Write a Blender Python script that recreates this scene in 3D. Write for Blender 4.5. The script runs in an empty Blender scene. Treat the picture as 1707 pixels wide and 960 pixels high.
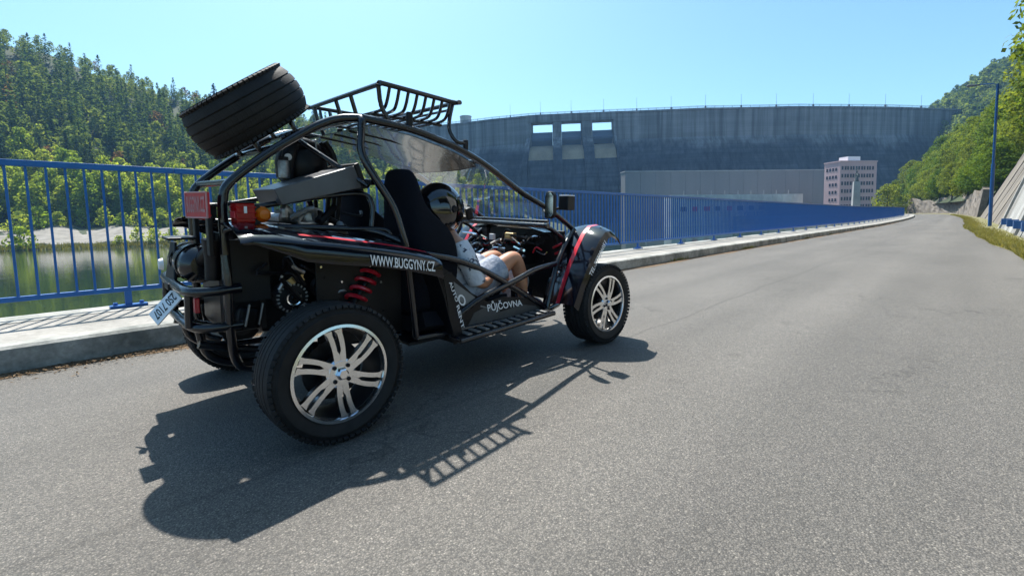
import bpy, math, random
import numpy as np
from mathutils import Vector, Matrix
random.seed(7); RNG = np.random.default_rng(7)
PI = math.pi
SC = bpy.context.scene
COL = SC.collection

# ------------------------------------------------------------------ camera
cam_d = bpy.data.cameras.new('camera'); cam = bpy.data.objects.new('camera', cam_d); COL.objects.link(cam)
SC.camera = cam
yaw, pitch, roll = math.radians(45.02), math.radians(4.553), math.radians(-1.497)
fw = Vector((math.cos(yaw)*math.cos(pitch), math.sin(yaw)*math.cos(pitch), -math.sin(pitch)))
rt = Vector((math.sin(yaw), -math.cos(yaw), 0)); up = rt.cross(fw)
r2 = rt*math.cos(roll) + up*math.sin(roll); u2 = up*math.cos(roll) - rt*math.sin(roll)
cam.matrix_world = Matrix(((r2.x, u2.x, -fw.x, -.835), (r2.y, u2.y, -fw.y, -2.716), (r2.z, u2.z, -fw.z, .949), (0, 0, 0, 1)))
cam_d.sensor_width = 36; cam_d.lens = 751.3/1707*36
cam_d.shift_y = -(480-432.83)/1707
cam_d.clip_start = .02; cam_d.clip_end = 9000
# ------------------------------------------------------------------ sky, sun, exposure
SUN = Vector((.215, .515, 1.0)).normalized()
EL = math.asin(SUN.z)
world = bpy.data.worlds.new('World'); SC.world = world; world.use_nodes = True
wn = world.node_tree; wn.nodes.clear()
wo = wn.nodes.new('ShaderNodeOutputWorld'); wb = wn.nodes.new('ShaderNodeBackground'); sk = wn.nodes.new('ShaderNodeTexSky')
sk.sky_type = 'NISHITA'; sk.sun_disc = False; sk.sun_elevation = EL; sk.sun_rotation = math.atan2(SUN.x, SUN.y)
sk.altitude = 350; sk.air_density = 1.0; sk.dust_density = 2.2; sk.ozone_density = 1.2
wb.inputs['Strength'].default_value = .1
wt = wn.nodes.new('ShaderNodeMix'); wt.data_type = 'RGBA'; wt.blend_type = 'MULTIPLY'; wt.inputs[0].default_value = 1; wt.inputs[7].default_value = (.74, 1.04, 1.10, 1)   # the camera's cool white balance
wn.links.new(sk.outputs[0], wt.inputs[6]); wn.links.new(wt.outputs[2], wb.inputs[0]); wn.links.new(wb.outputs[0], wo.inputs[0])
sun_d = bpy.data.lights.new('sun', 'SUN'); sun = bpy.data.objects.new('sun', sun_d); COL.objects.link(sun)
sun_d.energy = 4.8; sun_d.angle = math.radians(.53); sun_d.color = (1, .955, .88)
sun.rotation_euler = SUN.to_track_quat('Z', 'Y').to_euler(); sun.location = (20, 40, 120)
vs = SC.view_settings; vs.view_transform = 'Standard'; vs.look = 'None'; vs.gamma = 1; vs.use_curve_mapping = False; vs.exposure = 1.0
cy = SC.cycles; cy.use_denoising = True; cy.max_bounces = 8; cy.transparent_max_bounces = 24; cy.volume_bounces = 1
cy.caustics_reflective = False; cy.caustics_refractive = False; cy.use_adaptive_sampling = True; cy.adaptive_threshold = .02
try: cy.denoiser = 'OPENIMAGEDENOISE'; cy.denoising_prefilter = 'ACCURATE'
except Exception: pass

# ------------------------------------------------------------------ materials
MATS = {}
def newmat(name):
    m = bpy.data.materials.new(name); m.use_nodes = True; MATS[name] = m
    nt = m.node_tree; b = nt.nodes['Principled BSDF']
    return m, nt, b
def nd(nt, t, **kw):
    n = nt.nodes.new(t)
    for k, v in kw.items(): setattr(n, k, v)
    return n
def coords(nt, kind='Object', scale=(1, 1, 1)):
    c = nd(nt, 'ShaderNodeTexCoord'); m = nd(nt, 'ShaderNodeMapping'); m.inputs['Scale'].default_value = scale
    nt.links.new(c.outputs[kind], m.inputs[0]); return m.outputs[0]
def noise(nt, vec, scale, detail=4, rough=.55):
    n = nd(nt, 'ShaderNodeTexNoise'); n.inputs['Scale'].default_value = scale; n.inputs['Detail'].default_value = detail; n.inputs['Roughness'].default_value = rough
    nt.links.new(vec, n.inputs['Vector']); return n.outputs[0]
def ramp(nt, fac, stops):
    r = nd(nt, 'ShaderNodeValToRGB'); e = r.color_ramp.elements
    while len(e) < len(stops): e.new(.5)
    for i, (p, c) in enumerate(stops):
        e[i].position = p; e[i].color = (c, c, c, 1) if not hasattr(c, '__len__') else (*c, 1)
    nt.links.new(fac, r.inputs[0]); return r.outputs[0]
def mixc(nt, a, b, fac, mode='MIX'):
    m = nd(nt, 'ShaderNodeMix', data_type='RGBA', blend_type=mode)
    for s, i in ((fac, 0), (a, 6), (b, 7)):
        if hasattr(s, 'is_linked'): nt.links.new(s, m.inputs[i])
        else: m.inputs[i].default_value = s if i == 0 else (*s, 1)
    return m.outputs[2]
def math_n(nt, op, a, b=None):
    m = nd(nt, 'ShaderNodeMath', operation=op)
    for s, i in ((a, 0), (b, 1)):
        if s is None: continue
        if hasattr(s, 'is_linked'): nt.links.new(s, m.inputs[i])
        else: m.inputs[i].default_value = s
    return m.outputs[0]
def bump(nt, b, h, strength=.3, dist=.01):
    n = nd(nt, 'ShaderNodeBump'); n.inputs['Strength'].default_value = strength; n.inputs['Distance'].default_value = dist
    nt.links.new(h, n.inputs['Height']); nt.links.new(n.outputs[0], b.inputs['Normal'])
def plain(name, col, rough=.5, metal=0, coat=0, var=.25, scale=30, bmp=0, spec=.5):
    m, nt, b = newmat(name); b.inputs['Specular IOR Level'].default_value = spec
    v = coords(nt); n = noise(nt, v, scale, 5)
    c2 = tuple(min(1, c*(1+var)) for c in col); c1 = tuple(c*(1-var) for c in col)
    nt.links.new(ramp(nt, n, [(.3, c1), (.7, c2)]), b.inputs['Base Color'])
    rr = nd(nt, 'ShaderNodeMapRange'); rr.inputs[3].default_value = max(0, rough-.06); rr.inputs[4].default_value = min(1, rough+.08)
    nt.links.new(noise(nt, v, scale*.37, 3), rr.inputs[0]); nt.links.new(rr.outputs[0], b.inputs['Roughness'])
    b.inputs['Metallic'].default_value = metal; b.inputs['Coat Weight'].default_value = coat; b.inputs['Coat Roughness'].default_value = .05
    if bmp: bump(nt, b, n, bmp, .004)
    return m
plain('paint_black', (.0025, .0035, .008), .10, coat=.35, spec=.4)
plain('tube_black', (.004, .0045, .008), .24, coat=.4)
plain('plastic_black', (.005, .005, .007), .42, bmp=.1, scale=90, spec=.3)
plain('dark_metal', (.014, .014, .017), .4, .5, spec=.3)
plain('fabric_black', (.008, .009, .014), .9, bmp=.3, scale=160, spec=.15)
plain('alloy', (.80, .80, .81), .22, 1.0, var=.03, scale=8)
plain('wheel_dark', (.02, .02, .022), .4, .3)
plain('cast_alu', (.36, .36, .36), .45, .85, scale=50, bmp=.2)
plain('box_grey', (.10, .102, .112), .36, .3, var=.12, scale=12)
plain('spring_red', (.55, .012, .03), .35, coat=.5, var=.1)
plain('stripe_red', (.6, .012, .03), .3, coat=.8, var=.05)
plain('letter_white', (.82, .82, .84), .5, var=.04)
plain('panel_grey', (.05, .052, .055), .5, var=.1)
plain('decal_grey', (.16, .165, .17), .5, var=.1)
plain('rail_blue', (.001, .10, .35), .4, coat=.1, var=.14, scale=9)
plain('pole_blue', (.004, .075, .25), .4, coat=.2)
plain('plate_red', (.55, .012, .02), .4, var=.15)
plain('plate_pale', (.5, .24, .24), .5, var=.1)
plain('plate_white', (.75, .78, .82), .35, var=.05)
plain('plate_blue', (.02, .07, .45), .35)
plain('helmet_black', (.006, .006, .008), .12, coat=1.0)
plain('brass', (.6, .42, .2), .4, .8)
plain('chrome', (.75, .76, .78), .08, 1.0, var=.03)
plain('cloth_seatmat', (.45, .45, .46), .85, var=.3, scale=25)
plain('cloth_light', (.42, .43, .46), .9, var=.35, scale=26, bmp=.3)
plain('wire_orange', (.7, .35, .12), .6)
def skin_mat():
    m, nt, b = newmat('skin'); v = coords(nt)
    nt.links.new(ramp(nt, noise(nt, v, 9, 5), [(.3, (.44, .19, .10)), (.7, (.56, .27, .16))]), b.inputs['Base Color'])
    b.inputs['Roughness'].default_value = .5; b.inputs['Subsurface Weight'].default_value = .12; b.inputs['Subsurface Radius'].default_value = (.012, .006, .004)
skin_mat()
def shirt_mat(name, base, mark, lo, hi, sc):
    m, nt, b = newmat(name); v = coords(nt)
    n = noise(nt, v, sc, 3, .7)
    nt.links.new(ramp(nt, n, [(0, base), (lo, base), (hi, mark), (1, mark)]), b.inputs['Base Color'])
    b.inputs['Roughness'].default_value = .9; bump(nt, b, noise(nt, v, 16, 4), .8, .02)
shirt_mat('shirt', (.60, .61, .66), (.04, .05, .09), .555, .585, 13)
shirt_mat('shorts', (.42, .44, .5), (.25, .28, .35), .45, .6, 22)
def rubber(name, sipe):
    m, nt, b = newmat(name); v = coords(nt)
    nt.links.new(ramp(nt, noise(nt, v, 14, 6), [(.3, (.009, .009, .010)), (.75, (.021, .020, .020))]), b.inputs['Base Color'])
    b.inputs['Roughness'].default_value = .7; b.inputs['Specular IOR Level'].default_value = .3
    sx = nd(nt, 'ShaderNodeSeparateXYZ'); nt.links.new(v, sx.inputs[0]); ang = math_n(nt, 'ARCTAN2', sx.outputs[2], sx.outputs[0]); rad = math_n(nt, 'SQRT', math_n(nt, 'ADD', math_n(nt, 'MULTIPLY', sx.outputs[0], sx.outputs[0]), math_n(nt, 'MULTIPLY', sx.outputs[2], sx.outputs[2])))
    wv_ = math_n(nt, 'SINE', math_n(nt, 'ADD', math_n(nt, 'MULTIPLY', ang, 76), math_n(nt, 'MULTIPLY', math_n(nt, 'ABSOLUTE', sx.outputs[1]), 60)))
    cut = math_n(nt, 'MULTIPLY', math_n(nt, 'GREATER_THAN', wv_, .72), math_n(nt, 'GREATER_THAN', rad, .272))
    hh_ = math_n(nt, 'SUBTRACT', math_n(nt, 'MULTIPLY', noise(nt, v, 220, 3), .25), cut); bump(nt, b, hh_, .7, .004)
rubber('rubber', 0)
def emis_plastic(name, col, rough=.15):
    m, nt, b = newmat(name); v = coords(nt); n = noise(nt, v, 60, 2)
    nt.links.new(ramp(nt, n, [(.3, tuple(c*.8 for c in col)), (.7, col)]), b.inputs['Base Color'])
    b.inputs['Roughness'].default_value = rough; b.inputs['Coat Weight'].default_value = .3
    w = nd(nt, 'ShaderNodeTexWave'); w.inputs['Scale'].default_value = 60; nt.links.new(v, w.inputs['Vector']); bump(nt, b, w.outputs[1], .4, .004)
    t = nd(nt, 'ShaderNodeBsdfTranslucent'); t.inputs[0].default_value = (*[min(1, c*1.1) for c in col], 1); x = nd(nt, 'ShaderNodeMixShader'); x.inputs[0].default_value = .45
    nt.links.new(b.outputs[0], x.inputs[1]); nt.links.new(t.outputs[0], x.inputs[2]); nt.links.new(x.outputs[0], nt.nodes['Material Output'].inputs[0])
emis_plastic('lamp_red', (.62, .004, .006)); emis_plastic('lamp_amber', (.9, .26, .004))
def glass(name, tint, refl, col=(1, 1, 1), dust=.05, rough=.02):
    m = bpy.data.materials.new(name); m.use_nodes = True; MATS[name] = m; nt = m.node_tree; nt.nodes.clear()
    o = nd(nt, 'ShaderNodeOutputMaterial'); t = nd(nt, 'ShaderNodeBsdfTransparent'); t.inputs[0].default_value = (*tint, 1)
    g = nd(nt, 'ShaderNodeBsdfGlossy'); g.inputs['Roughness'].default_value = rough; g.inputs[0].default_value = (*col, 1)
    d = nd(nt, 'ShaderNodeBsdfDiffuse'); d.inputs[0].default_value = (.6, .62, .66, 1)
    f = nd(nt, 'ShaderNodeLayerWeight'); f.inputs[0].default_value = .5; ff_ = math_n(nt, 'ADD', math_n(nt, 'MULTIPLY', math_n(nt, 'POWER', f.outputs['Facing'], 4.0), .55*refl/1.5), .04)
    m1 = nd(nt, 'ShaderNodeMixShader'); m2 = nd(nt, 'ShaderNodeMixShader')
    nt.links.new(ff_, m1.inputs[0]); nt.links.new(t.outputs[0], m1.inputs[1]); nt.links.new(g.outputs[0], m1.inputs[2])
    v = coords(nt); fac = ramp(nt, noise(nt, v, 7, 6, .7), [(.3, dust*.3), (.75, dust)])
    nt.links.new(fac, m2.inputs[0]); nt.links.new(m1.outputs[0], m2.inputs[1]); nt.links.new(d.outputs[0], m2.inputs[2]); nt.links.new(m2.outputs[0], o.inputs[0])
glass('windscreen', (.975, .985, .99), 1.45, dust=.03)
plain('roof_smoke', (.05, .05, .05), .25, coat=.6)
glass('smoked', (.10, .10, .11), 1.5, dust=.01, rough=.08)
def asphalt():
    m, nt, b = newmat('asphalt'); v = coords(nt)
    vo = nd(nt, 'ShaderNodeTexVoronoi'); vo.inputs['Scale'].default_value = 175; nt.links.new(v, vo.inputs['Vector'])
    vo2 = nd(nt, 'ShaderNodeTexVoronoi'); vo2.inputs['Scale'].default_value = 210; nt.links.new(v, vo2.inputs['Vector'])
    sep = nd(nt, 'ShaderNodeSeparateColor'); nt.links.new(vo.outputs['Color'], sep.inputs[0])
    stone = ramp(nt, sep.outputs[0], [(0, (.085, .085, .085)), (.45, (.135, .132, .126)), (.8, (.175, .17, .16)), (.96, (.21, .20, .19)), (1, (.30, .29, .265))])
    gap = ramp(nt, vo.outputs['Distance'], [(.25, 1.0), (.6, .62)])
    c = mixc(nt, stone, gap, 1.0, 'MULTIPLY')
    fine = ramp(nt, vo2.outputs['Distance'], [(.1, 1.15), (.7, .7)])
    c = mixc(nt, c, fine, .7, 'MULTIPLY')
    big = ramp(nt, noise(nt, coords(nt, scale=(.5, 1, 1)), .55, 5, .6), [(.3, .86), (.7, 1.16)])
    c = mixc(nt, c, big, 1.0, 'MULTIPLY')
    # worn wheel tracks along the road and a few oil stains
    st = ramp(nt, noise(nt, coords(nt, scale=(.06, 1.3, 1)), .9, 3), [(.35, .90), (.6, 1.08)])
    c = mixc(nt, c, st, 1.0, 'MULTIPLY')
    sp = ramp(nt, noise(nt, v, 2.3, 2, .4), [(.70, 1.0), (.78, .78)])
    c = mixc(nt, c, sp, 1.0, 'MULTIPLY'); c = mixc(nt, c, (1.02, .965, .90), 1.0, 'MULTIPLY')
    so = nd(nt, 'ShaderNodeSeparateXYZ'); nt.links.new(v, so.inputs[0])      # paving seam, worn bands and fine cracks
    yy = math_n(nt, 'ADD', so.outputs[1], math_n(nt, 'MULTIPLY', math_n(nt, 'SUBTRACT', noise(nt, v, .8, 4), .5), .16))
    c = mixc(nt, c, ramp(nt, math_n(nt, 'ABSOLUTE', math_n(nt, 'ADD', yy, .82)), [(.008, .74), (.03, 1)]), .8, 'MULTIPLY')
    c = mixc(nt, c, ramp(nt, math_n(nt, 'SINE', math_n(nt, 'MULTIPLY', yy, 2.9)), [(.2, .93), (.9, 1.06)]), 1.0, 'MULTIPLY')
    wp = nd(nt, 'ShaderNodeVectorMath', operation='ADD'); nt.links.new(v, wp.inputs[0]); nn_ = nd(nt, 'ShaderNodeTexNoise'); nn_.inputs['Scale'].default_value = 2.5; nn_.inputs['Detail'].default_value = 5; nt.links.new(v, nn_.inputs['Vector']); nt.links.new(nn_.outputs['Color'], wp.inputs[1])
    ck = nd(nt, 'ShaderNodeTexVoronoi', feature='DISTANCE_TO_EDGE'); ck.inputs['Scale'].default_value = .42; nt.links.new(wp.outputs[0], ck.inputs['Vector'])
    msk = ramp(nt, noise(nt, v, .5, 2), [(.52, 0.0), (.62, .8)])
    c = mixc(nt, c, ramp(nt, ck.outputs['Distance'], [(.002, .45), (.006, 1)]), msk, 'MULTIPLY')
    nt.links.new(c, b.inputs['Base Color'])
    b.inputs['Roughness'].default_value = .78
    h = math_n(nt, 'MULTIPLY', vo.outputs['Distance'], -1); h = math_n(nt, 'ADD', h, math_n(nt, 'MULTIPLY', sep.outputs[0], .6))
    bump(nt, b, h, .5, .005)
asphalt()
def concrete(name, base, dark, sc=1.5, stain=.5, vert=False, bstr=.3):
    m, nt, b = newmat(name); v = coords(nt); v2 = coords(nt, scale=(1, 1, .18) if vert else (1, 1, 1))
    n1 = noise(nt, v2, sc, 7, .65); n2 = noise(nt, v, sc*14, 5)
    c = ramp(nt, n1, [(.35, dark), (.62, base)])
    c = mixc(nt, c, ramp(nt, n2, [(.3, .72), (.7, 1.12)]), stain, 'MULTIPLY')
    pits = nd(nt, 'ShaderNodeTexVoronoi'); pits.inputs['Scale'].default_value = sc*26; nt.links.new(v, pits.inputs['Vector'])
    c = mixc(nt, c, ramp(nt, pits.outputs['Distance'], [(.06, .45), (.12, 1)]), .6, 'MULTIPLY')
    nt.links.new(c, b.inputs['Base Color']); b.inputs['Roughness'].default_value = .85
    bump(nt, b, n2, bstr, .01)
concrete('kerb', (.42, .41, .375), (.15, .155, .14), 2.3, .9)
concrete('slab', (.34, .32, .29), (.20, .19, .17), 1.7, .8)
concrete('wall_light', (.40, .40, .385), (.17, .16, .145), .6, .9, True, .5)
concrete('wall_tan', (.22, .19, .155), (.12, .105, .092), .35, .8, True, .6)
concrete('wall_rock', (.22, .19, .16), (.10, .085, .07), .5, .9, False, 1.0)
concrete('bank_wall', (.3, .3, .28), (.12, .13, .11), .6)
concrete('powerhouse', (.21, .21, .215), (.18, .182, .19), .08, .2, True, .05)
concrete('pale_wall', (.62, .62, .60), (.42, .42, .42), .12, .3)
concrete('pink', (.50, .35, .35), (.43, .30, .31), .1, .2, True, .05)
concrete('stone_pale', (.36, .37, .38), (.27, .28, .29), .2)
def dam_mat():
    m, nt, b = newmat('dam_concrete'); v = coords(nt)
    s = nd(nt, 'ShaderNodeSeparateXYZ'); nt.links.new(v, s.inputs[0])
    nz = noise(nt, coords(nt, scale=(.03, .03, .004)), 1, 5, .6)      # drips
    z = math_n(nt, 'ADD', s.outputs[2], math_n(nt, 'MULTIPLY', math_n(nt, 'SUBTRACT', nz, .5), 26))
    mr = nd(nt, 'ShaderNodeMapRange'); mr.inputs[1].default_value = 49; mr.inputs[2].default_value = 57; nt.links.new(z, mr.inputs[0])
    lift = noise(nt, coords(nt, scale=(.012, .012, .55)), 1, 3)        # casting lifts
    blk = noise(nt, coords(nt, scale=(.09, .09, .0)), 1, 1)
    lo = ramp(nt, lift, [(.35, (.046, .052, .066)), (.7, (.072, .077, .09))]); hi = ramp(nt, lift, [(.3, (.165, .165, .17)), (.7, (.205, .205, .21))])
    mp = nd(nt, 'ShaderNodeMapping'); mp.vector_type = 'POINT'; mp.inputs['Rotation'].default_value = (0, 0, math.radians(45)); tcn = nd(nt, 'ShaderNodeTexCoord'); nt.links.new(tcn.outputs['Object'], mp.inputs[0])
    sp3 = nd(nt, 'ShaderNodeSeparateXYZ'); nt.links.new(mp.outputs[0], sp3.inputs[0]); cb = nd(nt, 'ShaderNodeCombineXYZ'); nt.links.new(sp3.outputs[0], cb.inputs[0]); nt.links.new(s.outputs[2], cb.inputs[1])
    br = nd(nt, 'ShaderNodeTexBrick'); br.inputs['Scale'].default_value = 1; br.inputs['Brick Width'].default_value = 15; br.inputs['Row Height'].default_value = 3; br.inputs['Mortar Size'].default_value = .12; br.offset = 0
    br.inputs['Color1'].default_value = (.72, .72, .72, 1); br.inputs['Color2'].default_value = (1.25, 1.25, 1.25, 1); br.inputs['Mortar'].default_value = (.6, .6, .6, 1); nt.links.new(cb.outputs[0], br.inputs['Vector'])
    drip = noise(nt, coords(nt, scale=(.35, .35, .012)), 1, 4, .7)
    lo = mixc(nt, lo, br.outputs[0], .8, 'MULTIPLY'); hi = mixc(nt, hi, br.outputs[0], .35, 'MULTIPLY')
    c = mixc(nt, lo, hi, mr.outputs[0]); c = mixc(nt, c, ramp(nt, drip, [(.36, .5), (.6, 1.15)]), .9, 'MULTIPLY'); c = mixc(nt, c, ramp(nt, blk, [(.4, .85), (.6, 1.25)]), .6, 'MULTIPLY')
    nt.links.new(c, b.inputs['Base Color']); b.inputs['Roughness'].default_value = .9; b.inputs['Specular IOR Level'].default_value = .15
dam_mat()
concrete('sunlit_chute', (.33, .25, .16), (.2, .15, .1), .08, .5, True)  # sunlight on the spillway crests is put into the colour as brighter tan
plain('gate_steel', (.10, .13, .19), .5, .2)
plain('window_dark', (.03, .035, .05), .15, 0)
plain('bronze', (.10, .11, .11), .5, .5)
plain('crest_metal', (.10, .12, .15), .6, .2)
def grassy(name, c1, c2, c3, sc=1.2):
    m, nt, b = newmat(name); v = coords(nt)
    c = ramp(nt, noise(nt, v, sc, 8, .7), [(.3, c1), (.5, c2), (.7, c3)])
    nt.links.new(c, b.inputs['Base Color']); b.inputs['Roughness'].default_value = .95; bump(nt, b, noise(nt, v, sc*8, 5), .7, .05)
grassy('verge', (.09, .10, .035), (.15, .14, .06), (.22, .19, .11), 1.3)
grassy('hill_soil', (.018, .03, .01), (.03, .045, .015), (.05, .06, .025), .08)
grassy('gravel', (.12, .11, .09), (.20, .185, .16), (.27, .25, .22), .35)
grassy('ground', (.12, .12, .07), (.2, .19, .13), (.26, .24, .18), .05)
grassy('litter', (.10, .06, .035), (.2, .13, .075), (.34, .25, .16), 40)
def water_mat():
    m, nt, b = newmat('water'); v = coords(nt, scale=(.35, 1, 1))
    b.inputs['Base Color'].default_value = (.018, .034, .022, 1); b.inputs['Roughness'].default_value = .04; b.inputs['IOR'].default_value = 1.333
    n = noise(nt, v, .5, 5, .6); bump(nt, b, n, .09, .25)
water_mat()
def leaf_mat(name, c1, c2, attr=False, trans=.35, brown=0):
    m = bpy.data.materials.new(name); m.use_nodes = True; MATS[name] = m; nt = m.node_tree; nt.nodes.clear()
    o = nd(nt, 'ShaderNodeOutputMaterial')
    if attr:
        a = nd(nt, 'ShaderNodeAttribute', attribute_name='tint'); fac = a.outputs['Fac']
    else:
        a = nd(nt, 'ShaderNodeObjectInfo'); fac = a.outputs['Random']
    stops = [(0, c1), (.82, c2), (1, c2)]
    if brown: stops = [(0, c1), (1-brown-.02, c2), (1-brown, (.12, .08, .04)), (1, (.14, .09, .045))]
    c = ramp(nt, fac, stops)
    v = coords(nt); n = noise(nt, v, .9, 3); c = mixc(nt, c, ramp(nt, n, [(.3, .72), (.7, 1.3)]), 1.0, 'MULTIPLY')
    d = nd(nt, 'ShaderNodeBsdfDiffuse'); t = nd(nt, 'ShaderNodeBsdfTranslucent'); x = nd(nt, 'ShaderNodeMixShader'); x.inputs[0].default_value = trans
    nt.links.new(c, d.inputs[0]); tc = mixc(nt, c, (1.5, 1.35, .6), 1.0, 'MULTIPLY'); nt.links.new(tc, t.inputs[0])
    nt.links.new(d.outputs[0], x.inputs[1]); nt.links.new(t.outputs[0], x.inputs[2]); nt.links.new(x.outputs[0], o.inputs[0])
leaf_mat('leaf_green', (.13, .21, .035), (.29, .36, .075), trans=.6)
leaf_mat('leaf_near', (.08, .145, .03), (.165, .21, .05), trans=.48)
leaf_mat('needle', (.03, .06, .03), (.06, .095, .045), trans=.32)
leaf_mat('needle_brown', (.12, .08, .045), (.16, .10, .055), trans=.25)
leaf_mat('forest_mix', (.036, .072, .034), (.19, .25, .07), attr=True, trans=.52, brown=.03)
leaf_mat('leaf_bright', (.15, .20, .035), (.18, .22, .05), trans=.45)
leaf_mat('grass_blade', (.14, .15, .05), (.24, .22, .09), attr=True, trans=.35)
leaf_mat('dry_leaf', (.09, .06, .035), (.24, .17, .11), attr=True, trans=.1)
plain('bark', (.075, .055, .04), .9, bmp=.6, scale=6)
plain('haze_dummy', (.5, .5, .5))

# ------------------------------------------------------------------ mesh helpers
LEAN = math.radians(3.5); YC, ZC = .06, .35
def lean_v(p):
    x, y, z = p; z -= ZC
    return (x, YC + y*math.cos(LEAN) - z*math.sin(LEAN), ZC + y*math.sin(LEAN) + z*math.cos(LEAN))
def smooth_path(pts, k=6):
    P = [Vector(p) for p in pts]
    if k <= 1 or len(P) < 3: return P
    out = []
    for i in range(len(P)-1):
        p0 = P[i-1] if i else P[i]*2-P[i+1]; p1, p2 = P[i], P[i+1]; p3 = P[i+2] if i+2 < len(P) else p2*2-p1
        for j in range(k):
            t = j/k
            out.append(.5*((2*p1)+(p2-p0)*t+(2*p0-5*p1+4*p2-p3)*t*t+(3*p1-p0-3*p2+p3)*t**3))
    out.append(P[-1]); return out
class MB:
    def __init__(s): s.v, s.f = [], []
    def add(s, v, f):
        o = len(s.v); s.v += [tuple(p) for p in v]; s.f += [tuple(i+o for i in q) for q in f]; return s
    def box(s, c, size, M=None):
        h = [x/2 for x in size]; c = Vector(c)
        vv = [Vector((sx*h[0], sy*h[1], sz*h[2])) for sx in (-1, 1) for sy in (-1, 1) for sz in (-1, 1)]
        if M is not None: vv = [M @ p for p in vv]
        return s.add([c+p for p in vv], [(0, 1, 3, 2), (4, 6, 7, 5), (0, 4, 5, 1), (2, 3, 7, 6), (0, 2, 6, 4), (1, 5, 7, 3)])
    def hexa(s, b4, t4):
        return s.add(list(b4)+list(t4), [(3, 2, 1, 0), (4, 5, 6, 7), (0, 1, 5, 4), (1, 2, 6, 5), (2, 3, 7, 6), (3, 0, 4, 7)])
    def tube(s, pts, r, n=10, k=6, closed=False, cap=True):
        P = smooth_path(pts, k); m = len(P); R = r if hasattr(r, '__len__') else None
        T = [(P[min(i+1, m-1)]-P[max(i-1, 0)]).normalized() for i in range(m)]
        a = Vector((0, 0, 1)) if abs(T[0].z) < .9 else Vector((0, 1, 0))
        N = T[0].cross(a).normalized(); vv, ff = [], []
        for i in range(m):
            N = (N-T[i]*N.dot(T[i])).normalized(); Bn = T[i].cross(N)
            rr = r if R is None else R[0]+(R[-1]-R[0])*i/(m-1) if len(R) == 2 else np.interp(i/(m-1)*(len(R)-1), range(len(R)), R)
            vv += [P[i]+(N*math.cos(2*PI*j/n)+Bn*math.sin(2*PI*j/n))*rr for j in range(n)]
        for i in range(m-1):
            for j in range(n):
                ff.append((i*n+j, i*n+(j+1) % n, (i+1)*n+(j+1) % n, (i+1)*n+j))
        if cap: ff += [tuple(range(n-1, -1, -1)), tuple(range((m-1)*n, m*n))]
        return s.add(vv, ff)
    def lathe(s, prof, n=48, c=(0, 0, 0), ax='Y', closed=False, M=None):
        vv, ff = [], []; m = len(prof); c = Vector(c)
        for i in range(n):
            a = 2*PI*i/n
            for r, h in prof:
                p = {'Y': Vector((r*math.cos(a), h, r*math.sin(a))), 'Z': Vector((r*math.cos(a), r*math.sin(a), h)), 'X': Vector((h, r*math.cos(a), r*math.sin(a)))}[ax]
                vv.append(c + (M @ p if M is not None else p))
        for i in range(n):
            for j in range(m if closed else m-1):
                a, b2 = i*m+j, i*m+(j+1) % m; c2, d = ((i+1) % n)*m+(j+1) % m, ((i+1) % n)*m+j
                ff.append((a, b2, c2, d))
        if not closed:
            if prof[0][0] > 1e-6: ff.append(tuple(i*m for i in range(n)))
            if prof[-1][0] > 1e-6: ff.append(tuple(i*m+m-1 for i in range(n-1, -1, -1)))
        return s.add(vv, ff)
    def prism(s, poly, f3):
        n = len(poly); vv = [f3(u, v, 0) for u, v in poly]+[f3(u, v, 1) for u, v in poly]
        return s.add(vv, [tuple(range(n-1, -1, -1)), tuple(range(n, 2*n))]+[(i, (i+1) % n, n+(i+1) % n, n+i) for i in range(n)])
    def sheet(s, G, th):
        G = [[Vector(p) for p in r] for r in G]; a, b = len(G), len(G[0]); vv = []; N = []
        for i in range(a):
            for j in range(b):
                du = G[min(i+1, a-1)][j]-G[max(i-1, 0)][j]; dv = G[i][min(j+1, b-1)]-G[i][max(j-1, 0)]
                N.append(du.cross(dv).normalized())
        top = [G[i][j] for i in range(a) for j in range(b)]; bot = [p-nn*th for p, nn in zip(top, N)]; vv = top+bot; K = a*b; ff = []
        for i in range(a-1):
            for j in range(b-1):
                q = (i*b+j, (i+1)*b+j, (i+1)*b+j+1, i*b+j+1); ff.append(q); ff.append(tuple(K+x for x in reversed(q)))
        edge = [i*b for i in range(a)]+[(a-1)*b+j for j in range(1, b)]+[i*b+b-1 for i in range(a-2, -1, -1)]+[j for j in range(b-2, 0, -1)]
        for i in range(len(edge)):
            p, q = edge[i], edge[(i+1) % len(edge)]; ff.append((q, p, K+p, K+q))
        return s.add(vv, ff)
    def mesh(s, name, mat, smooth=True, lean=False, ang=40):
        me = bpy.data.meshes.new(name); me.from_pydata([lean_v(p) for p in s.v] if lean else s.v, [], s.f)
        me.materials.append(MATS[mat]); me.update()
        if smooth:
            me.polygons.foreach_set('use_smooth', [True]*len(me.polygons)); me.set_sharp_from_angle(angle=math.radians(ang))
        return me
    def build(s, name, mat, parent=None, smooth=True, lean=False, bev=0, loc=None, fix=True):
        me = s.mesh(name, mat, smooth, lean)
        if fix:
            import bmesh
            bm = bmesh.new(); bm.from_mesh(me); bmesh.ops.recalc_face_normals(bm, faces=bm.faces); bm.to_mesh(me); bm.free()
        o = link(name, me, parent)
        if loc is not None: o.location = loc
        if bev:
            md = o.modifiers.new('bevel', 'BEVEL'); md.width = bev; md.segments = 2; md.limit_method = 'ANGLE'; md.angle_limit = math.radians(40)
        return o
def link(name, data, parent=None, loc=None, rz=0, sc=None):
    o = bpy.data.objects.new(name, data); COL.objects.link(o); o.parent = parent
    if loc is not None: o.location = loc
    if rz: o.rotation_euler.z = rz
    if sc is not None: o.scale = sc
    return o
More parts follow.
